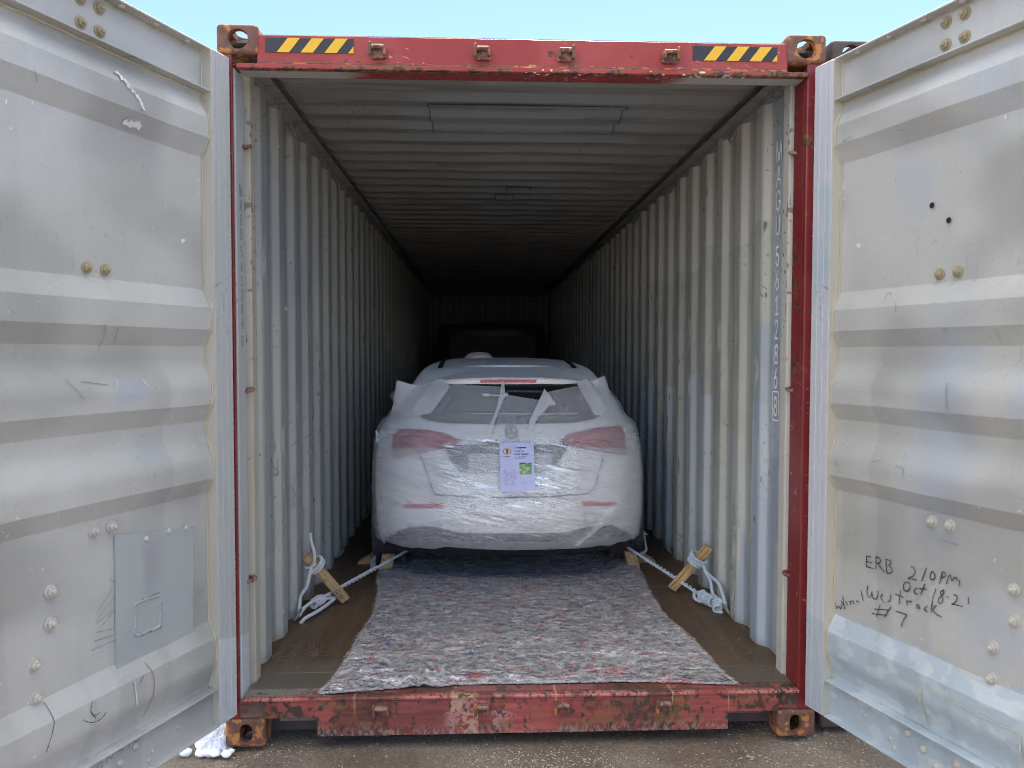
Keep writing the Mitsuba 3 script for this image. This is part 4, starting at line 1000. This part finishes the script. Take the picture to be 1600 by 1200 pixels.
# ------------------------------------------------------------------ foam sheet, stretch film and paper over the tail
FOAM = 'foam_sheet'
tag(FOAM, 'translucent white foam sheet draped over the rear end of the white car', 'foam sheet')
TOPX = np.array([-.62, -.548, -.46, -.43, -.36, -.243, -.10, -.045, -.036, -.02, .06, .177, .205, .24, .333, .44, .485, .559, .62])
TOPZ = np.array([1.40, 1.385, 1.385, 1.408, 1.412, 1.407, 1.402, 1.398, 1.36, 1.352, 1.338, 1.319, 1.357, 1.37, 1.387, 1.402, 1.408, 1.39, 1.395])
nphi, nz = 300, 190
phi = np.concatenate([np.linspace(-1.25, -1, 24, endpoint=False), np.linspace(-1, 1, nphi - 48), np.linspace(1, 1.25, 25)[1:]])
nphi = len(phi)
# bottom edge: scalloped where the sheet was gathered under the bumper
xb0 = tail_point(phi, np.full(nphi, .6))[:, 0]
bot = .440 + .018 * np.cos(xb0 * 1.9) + .024 * (meshkit.noise(np.stack([phi * 15, phi * 0, phi * 0], 1)) - .5) - .10 * np.clip(np.abs(phi) - .66, 0, .35)
topz = np.interp(tail_point(phi, np.full(nphi, 1.36))[:, 0], TOPX, TOPZ)
topz = np.where(np.abs(phi) > .80, topz - (np.abs(phi) - .80) * .55, topz)
v = np.linspace(0, 1, nz)
Zs = bot[:, None] + (topz - bot)[:, None] * v[None]
PH = np.repeat(phi[:, None], nz, 1)
q = tail_point(PH, Zs)
X, Z = q[..., 0], q[..., 2]
off = .012 + .008 * meshkit.fbm(np.stack([X * 3, Z * 5, X * 0], -1), 3, 2)
# radiating folds from the middle gather and long diagonal creases
def crease(x0, z0, x1, z1, w, h):
    dx, dz = x1 - x0, z1 - z0; L = math.hypot(dx, dz)
    a = ((X - x0) * dx + (Z - z0) * dz) / L; d = ((X - x0) * dz - (Z - z0) * dx) / L
    return h * np.exp(-(d / w) ** 2) * np.clip(a / .03, 0, 1) * np.clip((L - a) / .03, 0, 1)
for cr in ((-.02, 1.38, -.10, 1.09, .008, .022), (-.05, 1.20, -.12, 1.08, .006, .018), (.02, 1.26, .085, 1.12, .006, .018), (.085, 1.24, .07, 1.05, .005, .014), (.19, 1.36, .09, 1.09, .007, .02), (-.035, 1.25, .03, 1.26, .006, .012),
           (.62, .70, .36, .46, .006, .020), (-.72, .82, -.40, .74, .004, .010), (-.72, .79, -.42, .66, .004, .008), (-.73, .80, -.60, .99, .005, .012), (.70, .88, .50, .74, .004, .010), (-.36, 1.25, .36, 1.23, .004, .008)):
    off = off + crease(*cr)
off = off + .004 * meshkit.noise(np.stack([X * 6 + Z * 3, Z * 42 - X * 10, X * 0], -1), 7) * (Z < 1.15)
side = np.clip((np.abs(PH) - .72) / .3, 0, 1)
off = off + side * .012 * meshkit.fbm(np.stack([PH * 9 - Z * 4, Z * 11, X * 0], -1), 3, 12)
S = tail_point(PH, Zs, off)
put(FOAM + '__main_sheet', grid_mesh(S), 'foam', smooth=True)
def flap(pts, bulge, name='flap', n=16, seed=0, bsdf='foam_fold'):
    """A bent four-cornered piece of foam (bilinear patch with a soft belly)."""
    a, b, c, d = (np.array(p, float) for p in pts)
    u, w = np.meshgrid(np.linspace(0, 1, n), np.linspace(0, 1, n), indexing='ij')
    P = (a * (1 - u[..., None]) + b * u[..., None]) * (1 - w[..., None]) + (d * (1 - u[..., None]) + c * u[..., None]) * w[..., None]
    nn = np.cross(b - a, d - a); nn /= np.linalg.norm(nn)
    P = P + nn * (bulge * np.sin(np.pi * u) * np.sin(np.pi * (.2 + .6 * w)) + .012 * (meshkit.noise(np.stack([u * 4, w * 4, u * 0 + seed], -1)) - .5))[..., None]
    return put(FOAM + '__' + name, grid_mesh(P), bsdf, smooth=True)
k = flap([(-.752, 1.90, 1.215), (-.62, 1.80, 1.175), (-.548, 1.84, 1.395), (-.715, 1.88, 1.425)], .03, seed=1); labels[k] = {'label': 'loose left flap of the foam sheet standing away from the car'}
k = flap([(-.752, 1.90, 1.215), (-.655, 1.86, 1.195), (-.60, 1.90, 1.395), (-.717, 1.90, 1.43)], -.02, seed=2)
k = flap([(.57, 1.80, 1.225), (.70, 1.88, 1.19), (.628, 1.90, 1.462), (.50, 1.82, 1.412)], .03, seed=3); labels[k] = {'label': 'loose right flap of the foam sheet standing away from the car'}
k = flap([(.60, 1.84, 1.24), (.70, 1.90, 1.20), (.628, 1.91, 1.460), (.53, 1.86, 1.425)], -.02, seed=4)
def drape(pts, off, name):
    return put(FOAM + '__' + name, on_tail(pts, off), 'foam_fold', smooth=True)
drape([(-.445, 1.41), (-.40, 1.41), (-.355, 1.375), (-.47, 1.215), (-.545, 1.20), (-.575, 1.24)], .046, 'folded_band')
drape([(.40, 1.395), (.47, 1.41), (.585, 1.235), (.545, 1.20), (.50, 1.205)], .046, 'folded_band')
drape([(.205, 1.365), (.275, 1.275), (.23, 1.265), (.165, 1.20), (.135, 1.15), (.12, 1.11), (.095, 1.10), (.115, 1.19)], .048, 'folded_corner')
drape([(-.050, 1.40), (-.036, 1.40), (-.03, 1.33), (-.105, 1.15), (-.12, 1.09), (-.135, 1.09), (-.12, 1.16), (-.075, 1.28)], .048, 'folded_seam')
def fold(line, w, off):
    return put(FOAM + '__fold', on_tail(shapely.LineString(line).buffer(w, cap_style='flat'), off), 'foam_fold', smooth=True)
fold([(.655, .70), (.52, .585), (.375, .475)], .010, .030)
fold([(-.775, 1.08), (-.80, .90), (-.79, .70), (-.775, .47)], .012, .024)
fold([(.775, 1.10), (.80, .95), (.80, .72), (.78, .48)], .010, .024)
fold([(-.74, 1.02), (-.76, .88), (-.70, .80), (-.56, .775)], .004, .026)
fold([(-.22, 1.23), (.40, 1.225)], .003, .028)
# knotted cable tie near the top of the sheet, twisted film knot on the left side
def clump(c, s, seed, n=6, r=.004):
    g = np.random.default_rng(seed)
    return join(*[tube(smoothpath(np.array(c) + (g.random((5, 3)) - .5) * s, 18), r * (.6 + .8 * g.random()), 6) for _ in range(n)])
yk = float(R(-.09, 1.352)) - .05
put(FOAM + '__cable_tie', join(tube(smoothpath([(-.16, yk, 1.352), (-.12, yk, 1.352), (-.06, yk - .01, 1.350), (-.03, yk, 1.352)], 14), .004, 6), clump((-.035, yk - .005, 1.352), (.04, .02, .03), 4), clump((-.15, yk - .005, 1.351), (.05, .02, .02), 6)), 'cable_tie', smooth=True)

FILM = 'stretch_film'
tag(FILM, 'clear wrinkled stretch film wound over the foam sheet round the car', 'plastic film')
nphi, nz = 560, 260
phi = np.linspace(-1.15, 1.15, nphi); zz = np.linspace(.50, 1.085, nz)
PH, Zs = np.meshgrid(phi, zz, indexing='ij')
Zs = Zs + .06 * (meshkit.noise(np.stack([PH * 2, PH * 0, PH * 0], -1), 5) - .5) * np.where(Zs > .8, 1, .4)
q = tail_point(PH, Zs); X, Z = q[..., 0], q[..., 2]
wr = .013 * meshkit.fbm(np.stack([X * 4 + Z * 4, Z * 46 + X * 11, X * 0], -1), 3, 3) + .004 * meshkit.noise(np.stack([X * 16, Z * 120 + X * 30, X * 0], -1), 8)
wr += .016 * np.exp(-((Z - .762 - .02 * np.sin(X * 9)) / .011) ** 2) * np.exp(-((X + .05) / .42) ** 6) + .014 * np.exp(-((Z - 1.062 + .05 * X) / .009) ** 2) * np.exp(-((X + .2) / .22) ** 6)
mid = np.exp(-(X / .55) ** 4) * np.clip((Z - .60) / .1, .35, 1)
S = tail_point(PH, Zs, .030 + wr * (.35 + mid))
put(FILM + '__film_band', grid_mesh(S), 'film', smooth=True)
put(FILM + '__film_knot', clump((-.815, 1.80, 1.075), (.05, .05, .08), 9, 8, .0045), 'cable_tie', smooth=True)
labels[FILM + '__film_knot'] = {'label': 'twisted bright knot of film at the left shoulder of the car'}

PAPER = 'paper_notice'
tag(PAPER, 'pale violet printed sheet of paper stuck upright on the wrapped tailgate', 'paper sheet')
u, w = np.meshgrid(np.linspace(0, 1, 14), np.linspace(0, 1, 20), indexing='ij')
px_, pz_ = (-.070 + .2015 * u) + .004 * (1 - w) , .806 + .274 * w
P = np.stack([px_, R(px_, pz_) - .056 - .004 * meshkit.noise(np.stack([u * 3, w * 4, u * 0], -1)), pz_], -1)
put(PAPER, grid_mesh(P), 'printed_paper', smooth=True, uv=np.stack([u, w], -1).reshape(-1, 2))

# ------------------------------------------------------------------ pale bundle on the car roof
g = trimesh.creation.icosphere(3, 1.0)
v = g.vertices * (1 + .22 * (meshkit.fbm(g.vertices * 2.5 + 3, 3, 2) - .5))[:, None]
g.vertices = v * [.115, .20, .050] + [-.19, 3.35, 1.566]
put('cloth_bundle', g, 'bundle_cloth', smooth=True)
plain('bundle_cloth', (.80, .72, .70), .8)
tag('cloth_bundle', 'pale rounded bundle lying on the roof of the white car', 'bundle')

# ------------------------------------------------------------------ the dark car deep inside
SUV = 'dark_car'
tag(SUV, 'tall dark boxy off-road car standing in the gloom behind the white hatchback', 'car')
def loft(levels, n=64, ex=5):
    a = np.linspace(0, 2 * np.pi, n)
    rows = []
    for z, w, y0, y1 in levels:
        c, s = np.cos(a), np.sin(a)
        rows.append(np.stack([w * np.sign(c) * np.abs(c) ** (2 / ex) - .03, (y0 + y1) / 2 + (y1 - y0) / 2 * np.sign(s) * np.abs(s) ** (2 / ex), np.full(n, z)], -1))
    return grid_mesh(np.array(rows))
put(SUV + '__body', loft([(.45, .86, 6.5, 11.0), (.55, .90, 6.45, 11.05), (1.0, .91, 6.45, 11.05), (1.22, .90, 6.46, 11.0), (1.24, .86, 6.47, 9.9), (1.6, .78, 6.50, 9.6), (1.88, .71, 6.54, 9.4), (1.95, .68, 6.58, 9.3), (1.98, .60, 6.66, 9.2), (1.99, .02, 7.5, 8.6)]), 'suv_dark', smooth=40)
zz2 = np.linspace(1.32, 1.82, 6); xx2 = np.linspace(-.55, .50, 8)
put(SUV + '__rear_window', grid_mesh(np.stack([np.repeat(xx2[None], 6, 0), np.repeat((6.455 + .065 * (zz2 - 1.24))[:, None], 8, 1), np.repeat(zz2[:, None], 8, 1)], -1)), 'suv_glass')
plain('suv_glass', (.008, .009, .011), .5, specular=.15)
k = numbered(SUV + '__spare_wheel')
cov = lathe([(0, -.17), (.20, -.165), (.27, -.14), (.30, -.10), (.30, .02)], 48)
put(k + '__wheel_cover', placed(cov, frame(V3(-.185, 6.40, 1.285), V3(1, 0, 0), V3(0, 0, 1), V3(0, -1, 0) * -1)), 'black_plastic', smooth=35)
for sx in (-1, 1):
    put(SUV + '__tail_light', box(-.03 + sx * .80, -.03 + sx * .88, 6.43, 6.47, 1.0, 1.2, .008), 'lamp_dark_red')
    for y in (7.3, 10.1):
        k = numbered(SUV + '__wheel')
        Mw = frame(V3(-.03 + sx * .76, y, .58), V3(0, 1, 0), V3(0, 0, 1), V3(1, 0, 0))
        put(k + '__tyre', placed(tyre, Mw @ np.diag([1.18, 1.18, 1.1, 1])), 'tyre_rubber', smooth=30)
        put(k + '__rim', placed(rim, Mw @ np.diag([1.18, 1.18, sx * 1.1, 1])), 'chrome', smooth=30)

# ------------------------------------------------------------------ felt blanket
FELT = 'felt_blanket'
tag(FELT, 'grey recycled felt blanket with coloured flecks on the container floor', 'felt blanket')
ly = np.array([.03, .25, .65, 1.0, 1.35, 1.7, 2.1, 2.7]); lx = np.array([-.835, -.80, -.785, -.755, -.775, -.825, -.84, -.83])
ry = np.array([.05, .25, .5, .97, 1.4, 1.84, 2.2, 2.7]); rx = np.array([.895, .872, .862, .800, .815, .85, .86, .85])
nx, ny = 300, 460
s = np.linspace(0, 1, nx); t = np.linspace(0, 1, ny) ** 1.25
fxs = np.array([0, .12, .22, .28, .33, .40, .6, .8, .95, 1.0]); fys = np.array([.026, .055, .082, .082, .104, .100, .100, .093, .062, .05])
yf = np.interp(s, fxs, fys) + .006 * (meshkit.noise(np.stack([s * 30, s * 0, s * 0], 1)) - .5)
Yg = yf[:, None] + (2.7 - yf)[:, None] * t[None]
xl = PI(ly, lx)(np.clip(Yg, .03, 2.7)) + .008 * (meshkit.noise(np.stack([Yg * 14, Yg * 0, Yg * 0], -1)) - .5)
xr_ = PI(ry, rx)(np.clip(Yg, .05, 2.7)) + .008 * (meshkit.noise(np.stack([Yg * 14, Yg * 0 + 5, Yg * 0], -1)) - .5)
Xg = xl + (xr_ - xl) * s[:, None]
F = np.stack([Xg, Yg, Xg * 0], -1)
wave = .012 * np.clip(np.sin(Xg * 3.0 + Yg * 5.2 + 3 * meshkit.noise(F * [1.5, 1.5, 0], 44)), .3, 1) * (Yg > .2) + .018 * np.clip(meshkit.fbm(F * [1.6, 4.2, 0], 3, 5) - .45, 0, 1) * 2 + .018 * np.exp(-((Yg - .34 - .05 * np.sin(Xg * 3)) / .05) ** 2) * meshkit.noise(F * [2, 0, 0], 8) + .012 * np.exp(-((Xg + .62) / .02) ** 2) * (Yg > .25)
wave += .014 * np.exp(-((Yg - .16) / .035) ** 2) * meshkit.noise(F * [1.3, 0, 0], 18)
tuftn = .0055 * meshkit.fbm(F * [34, 120, 0], 2, 6) + .004 * meshkit.noise(F * [80, 190, 0], 16)
for bx_ in (-.475, -.415): wave += .030 * np.exp(-((Xg - bx_) / .022) ** 2) * np.exp(-((Yg - .08) / .05) ** 2)
edge = np.minimum(np.minimum(s, 1 - s)[:, None] * 60, np.minimum(t, 1 - t)[None] * 60).clip(0, 1)
base_z = np.interp(Yg, [0, .098, .105, 3], [.2075, .2065, .2035, .2035])
F[..., 2] = base_z + .012 * edge ** .5 + (wave + tuftn) * np.minimum(edge + .0, 1)
for bx_ in (-.475, -.415): F[..., 2] += .012 * np.exp(-((Xg - bx_) / .02) ** 2) * np.exp(-((Yg - .09) / .03) ** 2)
put(FELT + '__sheet', grid_mesh(F), 'recycled_felt', smooth=True)
# loose fibres standing on the felt
from scipy.ndimage import map_coordinates
def fibres(n, seed, width, length, rim=False):
    g = np.random.default_rng(seed)
    i, j = g.random(n) * (nx - 1), (g.random(n) ** 1.0) * (ny - 60)
    if rim:
        side_ = g.random(n)
        i = np.where(side_ < .4, i, np.where(side_ < .7, 1.5 * g.random(n), nx - 1 - 1.5 * g.random(n))); j = np.where(side_ < .4, 2.5 * g.random(n), j * .9)
    base = np.stack([map_coordinates(F[..., k], [i, j], order=1) for k in range(3)], -1)
    ang = g.normal(0, .55, n) + (g.random(n) < .5) * np.pi
    L = length * (.4 + g.random(n))
    d = np.stack([np.cos(ang), np.sin(ang), g.normal(0, .10, n)], -1); sd = np.stack([-np.sin(ang), np.cos(ang), ang * 0], -1)
    bend = g.normal(0, .35, n)
    V, Fc = [], []
    for k, tt in enumerate((-.5, -.17, .17, .5)):
        c = base + d * (L * tt)[:, None] + sd * (L * bend * (tt ** 2 - .1))[:, None] + np.stack([0 * L, 0 * L, .0030 + .004 * (1 - 4 * tt * tt)], -1) if False else base + d * (L * tt)[:, None] + sd * (L * bend * (tt ** 2 - .1))[:, None]
        c[:, 2] = base[:, 2] + .0015 + .005 * (1 - 4 * tt * tt) * g.random(n)
        ww = width * (.55 if k in (0, 3) else 1.0)
        V += [c - sd * ww / 2, c + sd * ww / 2]
    V = np.stack(V, 1)
    f = np.array([(0, 1, 3), (0, 3, 2), (2, 3, 5), (2, 5, 4), (4, 5, 7), (4, 7, 6)])
    return trimesh.Trimesh(V.reshape(-1, 3), (f[None] + 8 * np.arange(n)[:, None, None]).reshape(-1, 3), process=False)
for n, sd_, mat, w_, l_ in ((9000, 1, 'fibre_light', .0022, .034), (4500, 2, 'fibre_dark', .0022, .036), (260, 3, 'fibre_red', .005, .026), (220, 4, 'fibre_blue', .0045, .028), (1600, 5, 'fibre_light', .0022, .030)):
    k = put(FELT + '__fibre', fibres(n, sd_, w_, l_, sd_ == 5), mat); labels[k] = {'label': mat.split('_')[1] + ' loose fibres in the felt', 'kind': 'stuff'}

# ------------------------------------------------------------------ chocks
def wedge(x_low, x_high, y0, y1, h, key, lab, grp=None):
    m = extrude([(x_low, .2008), (x_high, .2008), (x_high, .2008 + h), (x_low, .206)], 1, y0, y1)
    k = put(key, wooden(m, (1, 0, 0)), None); tag(k, lab, 'wheel chock')
wedge(-1.000, -.872, 2.03, 2.13, .078, 'wooden_wedge', 'pine wedge lying on the dark floor beside the left rear tyre')
wedge(1.000, .880, 2.00, 2.10, .078, 'wooden_wedge', 'pine wedge lying on the dark floor beside the right rear tyre')
def chock(x0, x1, y0, y1, tilt, key, lab):
    pts = [(x0, y0, .2148), (x1, y0, .2148), (x0 + tilt, y0 + .004, .318), (x1 + tilt, y0 + .004, .318), (x0, y1, .2148), (x1, y1, .2148), (x0 + tilt, y0 + .05, .318), (x1 + tilt, y0 + .05, .318)]
    k = put(key, wooden(trimesh.convex.convex_hull(np.array(pts)), (.1, 1, 0)), None); tag(k, lab, 'wheel chock')
chock(-.826, -.748, 1.815, 1.93, .018, 'wooden_chock', 'short pine block set on the felt behind the left rear tyre')
chock(.784, .856, 1.835, 1.95, -.028, 'wooden_chock', 'short pine block set on the felt behind the right rear tyre')

# ------------------------------------------------------------------ sticks and ropes
def stick(a, b, w, h, lab, key='wooden_stick'):
    a, b = np.array(a, float), np.array(b, float); z = (b - a) / np.linalg.norm(b - a)
    x = np.cross(z, FWD_REF); x /= np.linalg.norm(x); y = np.cross(z, x)
    m = box(-w / 2, w / 2, -h / 2, h / 2, 0, np.linalg.norm(b - a), .003)
    k = put(key, wooden(placed(m, frame(a, x, y, z)), z), None); tag(k, lab, 'wooden stick')
    return k, (a, x, y, z)
FWD_REF = V3(.0, 1, -.25)
SL0, SL1 = V3(-1.118, 1.07, .510), V3(-.938, 1.215, .222)
SR0, SR1 = V3(1.122, 1.22, .500), V3(.948, 1.36, .222)
_, fl_ = stick(SL0, SL1, .050, .034, 'pine stick twisted into the left lashing rope, stamped near its lower end')
_, fr_ = stick(SR0, SR1, .050, .034, 'pine stick twisted into the right lashing rope')
# burnt-in stamp on the left stick: a framed mark
a, x, y, z = fl_
L = np.linalg.norm(SL1 - SL0)
def on_stick(s0, t0): return a + z * s0 + x * t0 - y * .0178 * np.sign(y @ V3(0, 1, 0))
fw = [(L - .095, -.020), (L - .055, -.020), (L - .055, .012), (L - .095, .012), (L - .095, -.020)]
st = [ribbon([on_stick(*p), on_stick(*q)], .003, -y) for p, q in zip(fw, fw[1:])]
st += [ribbon([on_stick(L - .086, -.008), on_stick(L - .064, -.008)], .006, -y)] + [ribbon([on_stick(L - .046 + .007 * i, -.018), on_stick(L - .046 + .007 * i, .012 - .004 * (i % 2))], .003, -y) for i in range(3)]
put('wooden_stick__stamp', join(*st), 'seam_dark')

def knot(c, R_, r, turns, axis, seed):
    """Coils of rope round an axis."""
    axis = np.array(axis, float); axis /= np.linalg.norm(axis)
    e = np.cross(axis, [.3, .2, .9]); e /= np.linalg.norm(e); g = np.cross(axis, e)
    tt = np.linspace(0, turns * 2 * np.pi, int(14 * turns)); gg = np.random.default_rng(seed)
    s = (tt / tt[-1] - .5) * turns * r * 1.9
    rad = R_ * (1 + .12 * np.sin(tt * .37 + seed))
    return np.array(c) + axis * s[:, None] + rad[:, None] * (np.cos(tt)[:, None] * e + np.sin(tt)[:, None] * g)

ROPE = 'lashing_rope'
r0 = .0108
A, B = V3(-1.128, .945, .250), V3(-.645, 1.95, .320)
tag(ROPE, 'pale lashing rope on the left, running from a floor ring under the car', 'rope')
mid = lambda a, b, t: a + (b - a) * t
put(ROPE + '__tight_line', join(rope_mesh([mid(A, B, .15), mid(A, B, .35) + [0, 0, .003], mid(A, B, .66)], r0 * 1.05, .075, 2), rope_mesh([mid(A, B, .65), mid(A, B, 1.0)], r0 * .8, .05, 3)), 'rope_white', smooth=True)
put(ROPE + '__knot', join(rope_mesh(knot(mid(A, B, .135), .021, r0, 4.5, B - A, 2), r0 * .85, .04, 3), rope_mesh([A + [0, -.02, -.02], A + [.012, .02, .004], mid(A, B, .10) + [0, 0, .012], mid(A, B, .22) + [.0, 0, -.02], mid(A, B, .26) + [.01, 0, -.03], mid(A, B, .16) + [.02, -.03, -.035], A + [.03, -.03, -.03], A + [.012, -.05, -.05]], r0 * .85, .04, 3)), 'rope_white', smooth=True)
up = SL0 + (SL1 - SL0) * .20
put(ROPE + '__tie_line', rope_mesh([A + [-.008, .01, -.005], A + [-.012, .05, .05], mid(A, up, .55) + [0, -.03, .01], up + [-.01, -.045, -.005]], r0 * .85, .04, 3), 'rope_white', smooth=True)
put(ROPE + '__stick_coil', rope_mesh(knot(up, .047, r0, 2.6, SL1 - SL0, 5), r0 * .85, .04, 3), 'rope_white', smooth=True)
put(ROPE + '__tail', rope_mesh([up + [.0, -.045, .01], up + [.01, -.055, .07], up + [-.012, -.045, .15], up + [-.015, -.045, .185]], r0 * .85, .04, 3), 'rope_white', smooth=True)
put(ROPE + '__hanging_end', join(rope_mesh([(-.868, 1.98, .40), (-.885, 1.97, .34), (-.872, 1.95, .285), (-.878, 1.86, .262), (-.86, 1.72, .262), mid(A, B, .62)], r0 * .75, .04, 3), rope_mesh([(-.875, 1.97, .39), (-.868, 1.95, .30), (-.862, 1.86, .258), mid(A, B, .66)], r0 * .7, .04, 3)), 'rope_grey', smooth=True)

ROPE2 = numbered(ROPE) if ROPE in USED else (USED.add(ROPE), numbered(ROPE))[1]
tag(ROPE2, 'bluish white lashing rope on the right, running from a floor ring under the car', 'rope')
A, B = V3(1.128, .955, .225), V3(.758, 1.95, .345)
put(ROPE2 + '__tight_line', join(rope_mesh([mid(A, B, .20), mid(A, B, .45) + [0, 0, .003], mid(A, B, .74)], r0 * 1.05, .075, 2), rope_mesh([mid(A, B, .73), mid(A, B, 1.0)], r0 * .8, .05, 3)), 'rope_blue', smooth=True)
plain('rope_blue', (.52, .59, .66), .8)
put(ROPE2 + '__knot', join(rope_mesh(knot(mid(A, B, .14), .024, r0, 5, B - A, 3), r0 * .85, .04, 3), rope_mesh(knot(mid(A, B, .05), .022, r0, 3, V3(.3, 1, .5), 8), r0 * .85, .04, 3), rope_mesh([mid(A, B, .22) + [-.015, 0, 0], mid(A, B, .19) + [-.04, -.02, -.012], mid(A, B, .16) + [-.02, -.02, -.02]], r0 * .85, .04, 3)), 'rope_blue', smooth=True)
up = SR0 + (SR1 - SR0) * .30
put(ROPE2 + '__stick_coil', rope_mesh(knot(up, .046, r0, 2.6, SR1 - SR0, 6), r0 * .85, .04, 3), 'rope_blue', smooth=True)
put(ROPE2 + '__tie_line', join(rope_mesh([up + [.02, -.045, -.01], up + [.03, -.05, -.05], up + [.045, -.10, -.09], up + [.05, -.14, -.16], A + [.0, .03, .03]], r0 * .85, .04, 3), rope_mesh([up + [.025, -.05, -.05], up + [.06, -.08, -.08], (1.142, 1.10, .33), (1.146, 1.02, .28), A + [.012, .0, .012]], r0 * .85, .04, 3)), 'rope_blue', smooth=True)
put(ROPE2 + '__hanging_end', rope_mesh([(.905, 1.98, .42), (.912, 1.95, .36), (.905, 1.88, .325), mid(A, B, .80)], r0 * .7, .04, 3), 'rope_grey', smooth=True)
put(ROPE2 + '__tag', extrude([(.898, .432), (.900, .400), (.938, .392)], 1, 1.985, 1.988), 'cable_tie')
labels[ROPE2 + '__tag'] = {'label': 'small white triangular tag under the right bumper corner'}

# ------------------------------------------------------------------ snow by the left corner
g = trimesh.creation.icosphere(5, 1.0)
v = g.vertices.copy()
v *= (1 + .45 * (meshkit.fbm(v * 2.2 + 4, 4, 3) - .5) + .30 * (meshkit.fbm(v * 7 + 4, 3, 8) - .5) + .16 * (meshkit.noise(v * 30 + 9, 4) - .5))[:, None]
g.vertices = v * [.075, .09, .10] + [-1.275, .06, .0]
parts = [g]
for k in range(9):
    m = pebble(rng.uniform(.012, .026), k); m.apply_translation([rng.uniform(-1.37, -1.17), rng.uniform(-.06, -.02), .0]); parts.append(m)
put('snow_heap', join(*parts), 'snow_white', smooth=True)
tag('snow_heap', 'small heap of white snow on the ground by the lower left corner casting', 'snow')
